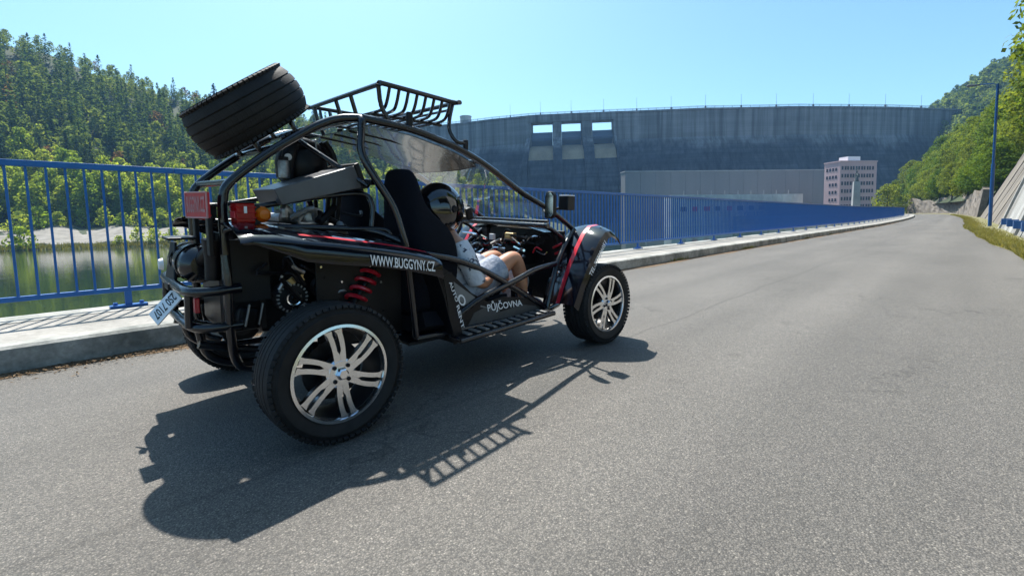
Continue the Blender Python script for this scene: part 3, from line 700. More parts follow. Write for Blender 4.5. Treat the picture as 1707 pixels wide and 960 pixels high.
# pink office tower
N0 = at(9.08, 277); u3 = (at(6.17, 293)-N0).normalized(); W3 = (at(6.17, 293)-N0).length
hb = 277*math.tan(math.radians(5.37))+.95
ob = empty('office_building', N0, math.atan2(u3.y, u3.x), label='pink office tower with rows of small dark windows beside the dam', cat='building')
s3 = 1 if Vector((-u3.y, u3.x, 0)).dot(N0-Vector((CX, CY, 0))) > 0 else -1
D3 = 9.0
MB().box((W3/2, s3*D3/2, hb/2-3), (W3, D3, hb+6)).build('wall', 'pink', ob, smooth=False)
MB().box((W3/2, s3*D3/2, hb+.3), (W3+.5, D3+.5, .6)).build('roof_edge', 'pink', ob, smooth=False)
MB().box((W3*.47, s3*D3/2, hb+1.7), (W3*.34, 5, 2.4)).build('roof_hut', 'letter_white', ob, smooth=False)
wf = MB().box((0, 0, 0), (.95, .16, 1.75)).mesh('window', 'window_dark', smooth=False); wfr = MB().box((0, 0, -.98), (1.15, .3, .12)).mesh('sill', 'stone_pale', smooth=False)
wside = MB().box((0, 0, 0), (.16, .9, 1.5)).mesh('window', 'window_dark', smooth=False)
for r in range(6):
    z = hb-3.0-r*3.75
    for c in range(12):
        x = 1.35+(c//2)*(W3-2.2)/6+(c % 2)*1.75
        w = link('window', wf, ob, (x, -s3*.03, z)); link('sill', wfr, w, (0, -s3*.06, 0))
    for c in range(4 if r < 2 else 3): link('window', wside, ob, (-.03, s3*(2.2+c*1.7), z-.4))
# obelisk with a statue
so = at(7.72, 205); ho = 205*math.tan(math.radians(3.3))+.95
mo = empty('monument', so, math.radians(20), label='tall pale stone pillar carrying a dark bronze figure before the pink tower', cat='monument')
m = MB(); m.hexa([(-1.4, -1.3, -2), (1.4, -1.3, -2), (1.4, 1.3, -2), (-1.4, 1.3, -2)], [(-.95, -.9, ho), (.95, -.9, ho), (.95, .9, ho), (-.95, .9, ho)]); m.build('pillar', 'stone_pale', mo, smooth=False)
st = MB(); k = 4.0/1.8
st.tube([(0, 0, ho), (.3, -.1, ho+1.1), (.1, 0, ho+2.1), (0, 0, ho+3.0)], [.75, .5, .55, .45], 8, 4); st.tube([(-.5, .2, ho), (-.35, .1, ho+1.2), (0, 0, ho+2.0)], [.4, .38, .3], 7, 4)
st.tube([(0, 0, ho+2.9), (-.7, 0, ho+2.5), (-1.3, 0, ho+1.9)], [.26, .2, .14], 6, 4); st.tube([(0, 0, ho+2.9), (.6, 0, ho+3.5), (.9, 0, ho+4.9)], [.26, .2, .12], 6, 4)
st.lathe([(.05, 3.1), (.3, 3.25), (.34, 3.5), (.25, 3.8), (.02, 3.9)], 10, c=(0, 0, ho), ax='Z'); st.build('statue', 'bronze', mo)
wl = empty('parked_van_shed', at(6.2, 225), math.radians(-30), label='low white shed at the foot of the pink tower', cat='shed')
MB().box((0, 0, 1.3), (11, 4, 2.6)).build('wall', 'letter_white', wl, smooth=False); MB().box((0, 0, 2.8), (11.6, 4.6, .3)).build('roof', 'stone_pale', wl, smooth=False)
for i in range(4): MB().box((-4+i*2.6, -2.02, 1.5), (1.5, .1, 1.0)).build('window', 'window_dark', wl, smooth=False)
# terrace they stand on
tr = MB(); pts = [at(11.5, 250), at(8.5, 170), at(4.5, 150), at(-3, 150), at(-6, 420), at(13, 420)]
n = len(pts); tr.add([(p.x, p.y, -.4) for p in pts]+[(p.x, p.y, -6.2) for p in pts], [tuple(range(n))]+[(i, n+i, n+(i+1) % n, (i+1) % n) for i in range(n)])
tag(tr.build('terrace', 'ground', smooth=False), kind='structure')

# ------------------------------------------------------------------ right side: retaining walls, lamp, wooded slope
def wall_thing(name, s0, s1, d0, batter, htop, mat, label, th=.6, n=8, rough=0, panels=0):
    rows = []
    o = empty(name, path((s0+s1)/2, d0, 0), label=label, cat='wall')
    inv = Matrix.Translation(-path((s0+s1)/2, d0, 0))
    def add(mb, nm, mt, **k):
        q = mb.build(nm, mt, smooth=False, **k); q.parent = o; q.matrix_parent_inverse = inv; return q
    G = []
    for i in range(n+1):
        s = s0+(s1-s0)*i/n; h = htop(s) if callable(htop) else htop; r = []
        for j in range(7):
            t = j/6; wob = rough*(random.random()-.5) if 0 < i < n and j else 0
            r.append(path(s+wob, d0-batter*h*t+wob, h*t-.15))
        G.append(r)
    body = MB(); body.sheet(G, -th); add(body, 'face', mat)
    return o, add, G
w1, add1, G1 = wall_thing('retaining_wall', 4, 33, -4.0, .31, lambda s: 6.8-.02*s, 'wall_light', 'pale concrete retaining wall leaning back beside the blue lamp post')
for k in range(3):     # buttress ribs and drain boxes
    s = 32.6-k*9.6
    mb = MB(); 
    for (sa, sb) in ((s-.22, s+.22),):
        b4 = [path(sa, -3.93, -.1), path(sb, -3.93, -.1), path(sb, -4.2, -.1), path(sa, -4.2, -.1)]; t4 = [path(sa, -3.97-.31*6, 6.2), path(sb, -3.97-.31*6, 6.2), path(sb, -4.3-.31*6, 6.2), path(sa, -4.3-.31*6, 6.2)]
        mb.hexa(b4, t4)
    add1(mb, 'rib', 'wall_light')
for s in (28.2, 24.6, 21.5, 18.5):
    add1(MB().box(path(s, -4.05, .48), (.34, .30, .26)), 'drain_box', 'pole_blue')
w2, add2, G2 = wall_thing('retaining_wall', 36, 74, -4.2, .44, lambda s: 8.4-.03*(s-36), 'wall_tan', 'tall brown concrete retaining wall slab behind the blue lamp post', n=10, rough=.05)
for k in range(4):
    s = 64-k*8; b4 = [path(s-.1, -4.18, -.1), path(s+.1, -4.18, -.1), path(s+.1, -4.5, -.1), path(s-.1, -4.5, -.1)]; t4 = [path(s-.1, -4.19-.44*6.8, 6.8), path(s+.1, -4.19-.44*6.8, 6.8), path(s+.1, -4.5-.44*6.8, 6.8), path(s-.1, -4.5-.44*6.8, 6.8)]
    add2(MB().hexa(b4, t4), 'joint_rib', 'wall_tan')
w3, add3, G3 = wall_thing('rock_wall', 76, 150, -4.1, .12, lambda s: 3.3+.4*math.sin(s*.35)+.3*math.sin(s*.9), 'wall_rock', 'low rough stone wall along the far bend of the road', n=60, rough=.22)
lp = empty('street_lamp', path(38, -3.85, .1), 0, label='tall blue steel street lamp post at the foot of the retaining wall', cat='street lamp')
MB().tube([(0, 0, -.3), (0, 0, 3.6)], .085, 12, 1).build('lower_pole', 'pole_blue', lp); MB().tube([(0, 0, 3.55), (0, 0, 8.15)], .06, 12, 1).build('upper_pole', 'pole_blue', lp)
MB().tube([(0, 0, 8.1), (.0, .25, 8.2), (0, .9, 8.28)], .03, 8, 4).build('arm', 'pole_blue', lp)
hd = MB(); hd.hexa([(-.09, .75, 8.22), (.09, .75, 8.22), (.13, 1.28, 8.24), (-.13, 1.28, 8.24)], [(-.07, .75, 8.3), (.07, .75, 8.3), (.09, 1.25, 8.36), (-.09, 1.25, 8.36)]); hd.build('lamp_head', 'crest_metal', lp, bev=.02)
# slope terrain above the walls; past the bend the hill foot runs straighter than the road
HS = np.arange(-14, 231, .5); _x, _y, _h = -14.0, 0.0, 0.0; HXY = []
for s in HS:
    HXY.append((_x, _y, _h)); _h += (0 if s < 50 else (1/420 if s < 100 else 1/800))*.5; _x += math.cos(_h)*.5; _y += math.sin(_h)*.5
HXY = np.array(HXY)
def hpath(s, d, z):
    x, y, h = (np.interp(s, HS, HXY[:, i]) for i in range(3)); return Vector((x-math.sin(h)*d, y+math.cos(h)*d, z+max(0, s-45)*.006))
def slope_pt(s, e):
    h = 6.4 if s < 35 else (max(3, 8.0-.045*(s-36)) if s < 75 else 2.9); d0 = -4.1-h*.42
    if s > 90: d0 = -6.0
    z = float(np.interp(e, [0, 1.5, 6, 20, 45, 140], [0, 1.2, 7.0, 20, 34, 42]))
    return hpath(s, d0-.5-e, h-.5+z*(.95+.12*math.sin(s*.06)))
rows = [[slope_pt(s, e) for e in (0, 1.5, 4, 6, 10, 15, 20, 30, 45, 80, 140)] for s in np.arange(-14, 206, 3.0)]
rows.append([hpath(208, -20-e*.9, -1) for e in (0, 1.5, 4, 6, 10, 15, 20, 30, 45, 80, 140)])
grid_sheet('slope_terrain', rows, 'hill_soil')
# ridge far behind on the right
rows = []
for az in np.arange(-40, 6.5, 1.0):
    a = math.radians(az); hh = np.interp(az, [-40, -8, -2, 0, 2, 4, 6.5], [150, 150, 128, 112, 98, 80, 62])
    rows.append([at(az, r, z) for r, z in ((330, -5), (430, hh*.45), (520, hh*.8), (600, hh), (760, hh*.8))])
grid_sheet('ridge_terrain', rows, 'hill_soil')
for s in np.arange(13, 203, 4.4):
    for row, e in enumerate((1.2, 5.5, 10.5, 16, 23)):
        if s < 60 and row > 1: continue
        if s < 100 and row > 3: continue
        ss = s+random.uniform(-1.8, 1.8)+2.2*(row % 2); ee = max(.5, e+random.uniform(-1.2, 1.2)); p = slope_pt(min(ss, 203), ee); p.z -= .2
        sc = random.uniform(.55, .85) if row == 0 else random.uniform(.8, 1.15)
        if s < 34: sc = random.uniform(.6, .85)
        zone = 'overhanging the pale retaining wall' if s < 36 else ('on the slope above the brown retaining wall' if s < 70 else ('on the slope over the stone wall' if s < 120 else 'on the slope beside the dam'))
        tree('near', random.randrange(4), 'leafy_tree', p, sc, ('green leafy tree in the '+('lowest', 'second', 'third', 'fourth', 'topmost')[row]+' row '+zone), 'tree', 'leafy trees '+str(row)+' '+zone)
for s_, d_, z_, sc in ((38, -8.4, 8.4, 1.2), (42, -8.8, 8.6, 1.1), (46, -8.6, 8.4, 1.2), (51, -8.8, 8.0, 1.15), (31, -6.9, 6.6, .9), (56, -8.6, 7.0, 1.2), (62, -8.7, 6.8, 1.1), (69, -9, 6.8, 1.2)):
    tree('near', random.randrange(4), 'leafy_tree', path(s_, d_, z_), sc, 'tall leafy tree leaning over the retaining walls behind the street lamp', 'tree', 'tall trees leaning over the retaining walls')
tree('bright', 0, 'leafy_bush', at(5.25, 150, -1.2), 1.35, 'bright yellow green bushy tree behind the far end of the railing', 'tree')
tree('bright', 0, 'leafy_bush', at(5.9, 165, -1.5), .45, 'small yellow green bush left of the bright tree near the white shed', 'bush')
def ridge_wood():
    low = [broadleaf(13, 9, 170, 1.1, 200+i, .1, 9)[0] for i in range(3)]; QQ, TT = [], []
    for az in np.arange(-12, 6.3, .55):
        hh = np.interp(az, [-40, -8, -2, 0, 2, 4, 6.5], [150, 150, 128, 112, 98, 80, 62])
        for r in np.arange(400, 625, 11):
            if az > 1.5 and r < 470: continue
            z = np.interp(r, [330, 430, 520, 600, 760], [-5, hh*.45, hh*.8, hh, hh*.8]); p = at(az+random.uniform(-.3, .3), r+random.uniform(-5, 5), z-1); th = random.uniform(0, 6.28); sc = random.uniform(.7, 1.1); c, s_ = math.cos(th)*sc, math.sin(th)*sc
            m = low[random.randrange(3)]; QQ.append(m @ np.array([[c, s_, 0], [-s_, c, 0], [0, 0, sc]])+np.array(p)); TT.append(np.full(len(m), random.uniform(.1, .8)))
    tag(link('ridge_wood', quad_mesh('ridge_wood', np.concatenate(QQ), 'forest_mix', np.concatenate(TT))), 'distant wooded ridge rising beyond the right end of the dam', 'wood', kind='stuff')
ridge_wood()

# ------------------------------------------------------------------ the buggy (x forward, y left, z up; its body leans a little to the right)
bug = empty('buggy', (0, 0, 0), label='black two seat off road buggy with tube frame parked along the kerb', cat='buggy')
def bt(name, pts, r=.021, mat='tube_black', k=5, mirror=False, parent=None, n=10):
    out = []
    for sg in ((1, -1) if mirror else (1,)):
        out.append(MB().tube([(x, y*sg, z) for x, y, z in pts], r, n, k).build(name, mat, parent or bug, lean=True))
    return out
def bb(name, mat, c, size, rot=None, bev=.006, parent=None):
    M = None
    if rot: M = Matrix.Rotation(math.radians(rot[1]), 3, rot[0])
    return MB().box(c, size, M).build(name, mat, parent or bug, smooth=False, lean=True, bev=bev)
# --- wheels
def tyre_profile(R, w, r0, crown=.008):
    h = w/2; P = []
    P += [(r0, -h*.72), (r0+.012, -h*.86), (r0+.03, -h*.95), ((R+r0)/2+.01, -h*1.0), (R-.03-crown, -h*.95), (R-.010-crown, -h*.86)]
    nb_ = 5; e = h*.80; bw = 2*e/nb_; gv = .007
    for i in range(nb_):
        a = -e+i*bw; b2 = a+bw; rr = R-crown*abs((a+b2)/2/e)**2.2
        rc = lambda q: R-crown*abs(q/e)**2.2
        P += [(rc(a), a+gv/2 if i else a), (rc((a+b2)/2), (a+b2)/2), (rc(b2), b2-gv/2 if i < nb_-1 else b2)]
        if i < nb_-1: P += [(rc(b2)-.007, b2-gv/2+.001), (rc(b2)-.007, b2+gv/2-.001)]
    P += [(R-.010-crown, h*.86), (R-.03-crown, h*.95), ((R+r0)/2+.01, h*1.0), (r0+.03, h*.95), (r0+.012, h*.86), (r0, h*.72)]
    return P
TY = {}
def tyre_mesh(R, w, r0, crown=.008):
    mb = MB(); mb.lathe(tyre_profile(R, w, r0, crown), 96, closed=True)
    ns = 64                       # shoulder blocks
    for i in range(ns):
        a = 2*PI*i/ns
        for sg in (-1, 1):
            M = Matrix.Rotation(-a, 3, 'Y'); c = M @ Vector((R-.0155-(crown-.008), sg*w*.44, 0)); mb.box(c, (.016, .022, 2*PI*R/ns*.68), M @ Matrix.Rotation(sg*-.5, 3, 'Z'))
    return mb.mesh('tyre', 'rubber', ang=30)
def rim_parts(R1, w):
    """outer face towards -y at y=-w/2"""
    f = -w/2+.012
    lip = MB().lathe([(R1+.008, f+.012), (R1+.009, f-.004), (R1-.004, f-.006), (R1-.008, f+.004), (R1-.010, f+.03), (R1-.006, f+.05)], 64, closed=True).mesh('rim_lip', 'alloy')
    barrel = MB().lathe([(R1-.012, f+.02), (R1-.03, f+.10), (R1-.02, w*.4), (R1+.006, w*.45), (R1+.008, w*.40), (R1-.012, f+.12), (R1, f+.03)], 64, closed=True).mesh('rim_barrel', 'wheel_dark')
    sp = MB()
    for i in range(6):
        a0 = math.radians(95)+i*PI/3
        for sg in (-1, 1):
            pts_o, pts_i = [], []
            for t in np.linspace(0, 1, 9):
                r = .048+(R1-.012-.048)*t; sep = .0165+.0065*t; wd = .0095+.0022*t+(.006*max(0, t-.88)/.12); bend = math.radians(6)*t*t-math.radians(3)
                for lst, q in ((pts_o, sep+wd), (pts_i, max(.0005, sep-wd if t > .3 else 0))):
                    ang = a0+bend; lst.append((r*math.cos(ang)-sg*q*math.sin(ang), r*math.sin(ang)+sg*q*math.cos(ang)))
            poly = pts_o+pts_i[::-1]
            # strips between outer and inner edge
            n = len(pts_o); yf = lambda r: f+.004+.020*(1-min(1, r/R1))*-.2
            vv = []
            for (ou, ov), (iu, iv) in zip(pts_o, pts_i):
                vv += [(ou, f+.004, ov), (iu, f+.004, iv), (iu, f+.032, iv), (ou, f+.032, ov)]
            ff = []
            for j in range(n-1):
                for q in range(4): ff.append((j*4+q, j*4+(q+1) % 4, (j+1)*4+(q+1) % 4, (j+1)*4+q))
            ff += [(0, 1, 2, 3), tuple(range((n-1)*4+3, (n-1)*4-1, -1))]
            sp.add(vv, ff)
    sp.lathe([(.0005, f+.002), (.055, f+.003), (.066, f+.012), (.066, f+.05), (.0005, f+.05)], 36)
    spokes = sp.mesh('spokes', 'alloy', ang=25)
    cap = MB().lathe([(.0005, f-.022), (.020, f-.022), (.026, f-.016), (.030, f+.006)], 6).mesh('centre_cap', 'chrome', smooth=False)
    nut = MB().lathe([(.0005, f-.008), (.006, f-.007), (.0095, f-.002), (.0095, f+.006)], 10).mesh('lug_nut', 'dark_metal')
    disc = MB().lathe([(.05, f+.095), (.135, f+.095), (.135, f+.105), (.05, f+.105)], 40, closed=True).mesh('brake_disc', 'dark_metal')
    back = MB().lathe([(.0005, f+.055), (.07, f+.055), (.07, w*.42), (.0005, w*.42)], 24).mesh('hub', 'wheel_dark')
    return [('rim_barrel', barrel), ('spokes', spokes), ('centre_cap', cap), ('brake_disc', disc), ('hub', back), ('lug_nut', nut)], lip
RT, WT, R1 = .31, .212, .209
TYRE = tyre_mesh(RT, WT, R1-.002); RIMS, LIP = rim_parts(R1, WT)
def wheel(x, y, flip, steer=0, spin=0, z=.31):
    w = link('wheel', LIP, bug, (x, y, z)); w.rotation_euler = (0, spin, steer+(PI if flip else 0))
    link('tyre', TYRE, w)
    for nm, me in RIMS:
        if nm == 'lug_nut':
            for i in range(4):
                a = PI/4+i*PI/2; link(nm, me, w, (.043*math.cos(a), 0, .043*math.sin(a)))
        else: link(nm, me, w)
    return w
wheel(0, -.80+WT/2-.012, False, 0, .0); wheel(0, .92-WT/2, True, 0, .4)
wheel(2.133, -.80+WT/2, False, math.radians(-2), .5, .312); wheel(2.133, .92-WT/2, True, math.radians(-2), .9, .312)
# spare wheel on the rear frame
ta = math.radians(36.5)
spw = tyre_mesh(.302, .26, R1-.002, .026)
sc_c = Vector(lean_v((-.085, .0, 1.582)))
spare = link('spare_wheel', LIP, bug, sc_c)
# wheel axis (local -y outward face) turned up to the frame normal
nz = Vector((-math.sin(ta), 0, math.cos(ta))); nz = Vector(lean_v(nz))-Vector(lean_v((0, 0, 0)))
spare.rotation_mode = 'QUATERNION'; spare.rotation_quaternion = Vector((0, -1, 0)).rotation_difference(nz)
link('tyre', spw, spare)
for nm, me in RIMS[:3]: link(nm, me, spare)
# --- main frame
for sg in (1, -1):
    RAIL = [(.34, .44, 1.553), (.45, .445, 1.546), (.64, .448, 1.53), (.82, .45, 1.494), (.95, .45, 1.464), (1.14, .455, 1.395), (1.3, .46, 1.322), (1.55, .47, 1.193), (1.76, .475, 1.112), (1.95, .485, 1.022), (2.13, .50, .912)]
    bt('roof_rail', [(x, y*sg, z) for x, y, z in RAIL], .021, k=3)
    bt('rear_hoop', [(-.30, .34*sg, .60), (-.30, .335*sg, .97), (-.296, .33*sg, 1.11), (-.262, .33*sg, 1.195), (-.1, .33*sg, 1.336), (.07, .34*sg, 1.456), (.17, .36*sg, 1.515), (.25, .39*sg, 1.545), (.34, .42*sg, 1.555)], .021)
    bt('main_hoop', [(.335, .40*sg, 1.557), (.335, .44*sg, 1.545), (.325, .455*sg, 1.50), (.312, .475*sg, 1.37), (.36, .52*sg, 1.245), (.44, .56*sg, 1.095), (.485, .585*sg, .933), (.505, .59*sg, .843), (.53, .59*sg, .62), (.56, .59*sg, .36)], .021)
    bt('side_bar', [(.505, .595*sg, .845), (.68, .60*sg, .814), (.905, .60*sg, .756), (1.128, .60*sg, .66), (1.37, .60*sg, .53), (1.555, .60*sg, .43), (1.684, .60*sg, .355)], .021)
    bt('side_bar', [(.80, .605*sg, .41), (.92, .61*sg, .475), (1.05, .61*sg, .527), (1.33, .605*sg, .594), (1.553, .60*sg, .652), (1.79, .59*sg, .676)], .021)
    bt('front_post', [(2.10, .515*sg, .915), (1.95, .55*sg, .80), (1.82, .585*sg, .67), (1.74, .60*sg, .50), (1.684, .605*sg, .33)], .021)
    bt('sill', [(.56, .59*sg, .345), (1.684, .60*sg, .33), (2.2, .36*sg, .36), (2.55, .30*sg, .42)], .021, k=3)
    bt('lower_rail', [(-.42, .30*sg, .45), (-.1, .30*sg, .36), (.56, .42*sg, .33)], .019)
    bt('upper_rail', [(-.30, .335*sg, .955), (-.25, .36*sg, .985), (.15, .40*sg, .978), (.38, .46*sg, .955), (.49, .57*sg, .90)], .017)
    bt('dash_brace', [(1.72, .50*sg, .965), (1.85, .51*sg, .92), (2.0, .525*sg, .80), (2.02, .50*sg, .55)], .017)
    bt('rack_tube', [(.40, .40*sg, .98), (.41, .39*sg, 1.10), (.36, .36*sg, 1.16), (.10, .34*sg, 1.13), (-.12, .33*sg, 1.09), (-.27, .33*sg, 1.07)], .014)
    bt('nose_tube', [(2.10, .50*sg, .90), (2.35, .40*sg, .86), (2.58, .28*sg, .74), (2.62, .26*sg, .45)], .019)
bt('roof_cross_bar', [(.335, -.41, 1.557), (.335, 0, 1.562), (.335, .41, 1.557)], .021)
bt('roof_cross_bar', [(1.14, -.455, 1.39), (1.14, .455, 1.39)], .016, k=1)
bt('dash_bar', [(1.72, -.57, .962), (1.72, .57, .962)], .019, k=1)
bt('dash_bar', [(1.80, -.50, .99), (1.80, .50, .99)], .012, k=1)
bt('rear_cross_bar', [(-.262, -.33, 1.195), (-.262, .33, 1.195)], .017, k=1)
bt('rear_cross_bar', [(-.06, -.33, 1.37), (-.06, .33, 1.37)], .017, k=1)
bt('rear_cross_bar', [(.13, -.345, 1.49), (.13, .345, 1.49)], .017, k=1)
bt('mid_cross_bar', [(.36, -.51, 1.22), (.36, .51, 1.22)], .017, k=1)
bt('diagonal_brace', [(.36, -.45, 1.20), (.10, -.05, 1.48)], .014, k=1); bt('diagonal_brace', [(.36, .45, 1.20), (.10, .05, 1.48)], .014, k=1)
for sg in (-1, 1):
    bt('spare_bracket', [(-.08, .17*sg, 1.36), (-.115, .17*sg, 1.42), (-.135, .15*sg, 1.50)], .013, k=2); bt('spare_bracket', [(.10, .17*sg, 1.475), (.07, .17*sg, 1.53), (.05, .15*sg, 1.585)], .013, k=2)
    bb('spare_plate', 'dark_metal', (-.02, .17*sg, 1.485), (.30, .05, .012), ('Y', -36.5))
# --- roof panel (smoked) and windscreen
G = []
for x, z in [(.37, 1.552), (.45, 1.546), (.64, 1.53), (.82, 1.494), (.95, 1.464), (1.06, 1.425), (1.13, 1.39)]:
    G.append([(x, y, z-.028-.022*(1-(y/.44)**2)*(x-.3)) for y in np.linspace(-.435, .435, 9)])
MB().sheet(G, .006).build('roof_panel', 'roof_smoke', bug, lean=True)
for yy in (-.2, .0, .2): bt('roof_rib', [(.38, yy, 1.515), (.64, yy, 1.49), (.9, yy, 1.445), (1.12, yy, 1.365)], .007, 'plastic_black', 3)
bt('visor_edge', [(1.13, -.43, 1.362), (1.14, -.2, 1.347), (1.14, .2, 1.347), (1.13, .43, 1.362)], .008, 'plastic_black')
G = []
for x, z in [(1.15, 1.365), (1.3, 1.297), (1.55, 1.168), (1.76, 1.086), (1.90, 1.025)]:
    G.append([(x+.03*(1-(y/.45)**2), y, z) for y in np.linspace(-.45, .45, 9)])
MB().sheet(G, .005).build('windscreen', 'windscreen', bug, lean=True)
# --- luggage rack on the roof
rk = MB().tube([(.44, -.40, 1.745), (.44, -.455, 1.745), (.47, -.465, 1.745), (.93, -.43, 1.735), (.965, -.40, 1.735), (.965, .40, 1.735), (.93, .43, 1.735), (.47, .465, 1.745), (.44, .455, 1.745), (.44, -.40, 1.745)], .0135, 10, 4).build('luggage_rack', 'tube_black', bug, lean=True)
for i in range(8):
    x = .49+i*.062; yo = .462-.05*i/8*.7
    bt('slat', [(x, -yo, 1.74), (x, -yo+.035, 1.66), (x, -yo+.085, 1.628), (x, -.2, 1.624), (x, .2, 1.624), (x, yo-.085, 1.628), (x, yo-.035, 1.66), (x, yo, 1.74)], .0095, k=3, parent=rk, n=8)
for sg in (-1, 1):
    bt('runner', [(.46, .30*sg, 1.612), (.95, .30*sg, 1.612)], .0095, k=1, parent=rk)
    bt('stay', [(.965, .40*sg, 1.735), (.94, .40*sg, 1.63), (.93, .42*sg, 1.56), (.96, .445*sg, 1.50), (1.03, .45*sg, 1.495)], .0125, k=4, parent=rk)
    bt('stay', [(.44, .43*sg, 1.742), (.46, .42*sg, 1.64), (.50, .43*sg, 1.565)], .0125, k=3, parent=rk)
    bt('stay', [(.44, .10*sg, 1.742), (.475, .10*sg, 1.63)], .0125, k=1, parent=rk); bb('foot', 'dark_metal', (1.03, .452*sg, 1.47), (.03, .02, .09), None, .004, rk); bb('foot', 'dark_metal', (.62, .45*sg, 1.57), (.035, .02, .11), None, .004, rk)
bt('front_slat', [(.965, -.40, 1.70), (.965, .40, 1.70)], .008, k=1, parent=rk)
# --- rear fenders
def fender(sg):
    prof = [(-.335, .955, .015), (-.29, .963, .024), (-.2, .957, .055), (-.09, .938, .085), (.06, .917, .09), (.24, .888, .085), (.42, .856, .09), (.58, .818, .095), (.635, .79, .09)]
    rows = []
    for x, z, lip in prof:
        rows.append([(x, -sg*.42, z+.052), (x, -sg*.52, z+.048), (x, -sg*.62, z+.036), (x, -sg*.69, z+.016), (x, -sg*.722, z+.002), (x, -sg*.735, z-.012), (x+.004, -sg*.737, z-lip*.6), (x+.008, -sg*.735, z-lip)])
    if sg < 0: rows = [r[::-1] for r in rows]
    f = MB().sheet(rows, .005).build('rear_fender', 'paint_black', bug, lean=True)
    st_ = [[(x, -sg*(.665+dy), z+.0265-dy*.33) for dy in (-.016, 0, .016)] for x, z, l in prof[3:]]
    if sg < 0: st_ = [r[::-1] for r in st_]
    MB().sheet(st_, .002).build('fender_stripe', 'stripe_red', f, lean=True)
    if sg > 0: text_part('WWW.BUGGYNY.CZ', 'lettering', 'letter_white', f, [(.205, -.7385, .815), (.582, -.7385, .748), (.578, -.7375, .803), (.205, -.7375, .866)], .011)
    for p in ((-.18, .99), (.1, .955), (.4, .9)): MB().lathe([(.0005, .008), (.007, .006), (.010, 0)], 10, (p[0], -sg*.56, p[1]-.013), 'Z').build('fender_bolt', 'chrome', f, lean=True)
    return f
fender(1); fender(-1)
# wheel-arch guards in front of the rear wheels
for sg in (1, -1):
    rows = []
    for x, z in [(.60, .80), (.655, .70), (.70, .58), (.735, .45), (.765, .36), (.785, .285)]:
        rows.append([(x-.05*((1-t)**2), -sg*(.40+.27*t), z) for t in np.linspace(0, 1, 6)])
    if sg < 0: rows = [r[::-1] for r in rows]
    gd = MB().sheet(rows, .006).build('mud_guard', 'plastic_black', bug, lean=True)
    if sg > 0:
        text_part('AUTO', 'lettering', 'letter_white', gd, [(.735, -.662, .66), (.787, -.662, .535), (.806, -.662, .545), (.752, -.662, .672)], .004); text_part('RENT', 'lettering', 'letter_white', gd, [(.79, -.662, .512), (.832, -.662, .365), (.852, -.662, .375), (.81, -.662, .522)], .004)
        MB().hexa([(.70, -.655, .70), (.775, -.66, .28), (.80, -.66, .28), (.745, -.66, .72)], [(.70, -.661, .70), (.775, -.666, .28), (.845, -.662, .30), (.76, -.662, .72)]).build('guard_edge', 'plastic_black', gd, smooth=False, lean=True)
    bb('inner_panel', 'plastic_black', (.33, -sg*.40, .62), (.5, .012, .56), None, .003)
# --- side panels under the door bars, tread boards
for sg in (1, -1):
    f3 = lambda u, v, t, sg=sg: Vector((u, -sg*(.596+.008*t), v))
    pnl = MB().prism([(.66, .80), (.80, .30), (1.66, .335), (1.66, .40), (1.50, .455), (1.24, .50), (1.10, .485), (.96, .56), (.80, .70)], f3).build('side_panel', 'plastic_black', bug, smooth=False, lean=True)
    f4 = lambda u, v, t, sg=sg: Vector((u, -sg*(.6045+.002*t), v))
    MB().prism([(.90, .315), (1.62, .345), (1.56, .39), (1.42, .42), (1.20, .40), (1.08, .455), (.98, .43)], f4).build('side_decal', 'panel_grey', pnl, smooth=False, lean=True)
    MB().prism([(.80, .66), (1.0, .52), (.965, .475), (.90, .50), (.83, .545)], f4).build('side_decal', 'decal_grey', pnl, smooth=False, lean=True)
    MB().prism([(1.03, .463), (1.20, .407), (1.205, .413), (1.035, .471)], f4).build('side_decal', 'decal_grey', pnl, smooth=False, lean=True)
    if sg > 0:
        text_part('PŮJČOVNA', 'lettering', 'letter_white', pnl, [(1.096, -.607, .408), (1.425, -.607, .40), (1.40, -.607, .478), (1.08, -.607, .49)], .003)
        text_part('O', 'lettering', 'letter_white', pnl, [(.845, -.607, .512), (.905, -.607, .478), (.908, -.607, .545), (.848, -.607, .578)], .003)
    tb = bb('tread_board', 'dark_metal', (1.22, -sg*.665, .338), (.86, .12, .012), ('Y', -2))
    bt('board_tube', [(.78, -sg*.62, .325), (.79, -sg*.715, .318), (.84, -sg*.73, .318), (1.55, -sg*.73, .345), (1.61, -sg*.715, .346), (1.64, -sg*.61, .345)], .016, parent=tb)
    for i in range(11): MB().box((.86+i*.07, -sg*.668, .350+(i-5)*.0025), (.034, .085, .007)).build('tread_cleat', 'cast_alu', tb, smooth=False, lean=True)
bb('floor_pan', 'plastic_black', (1.12, 0, .315), (1.2, 1.16, .02))
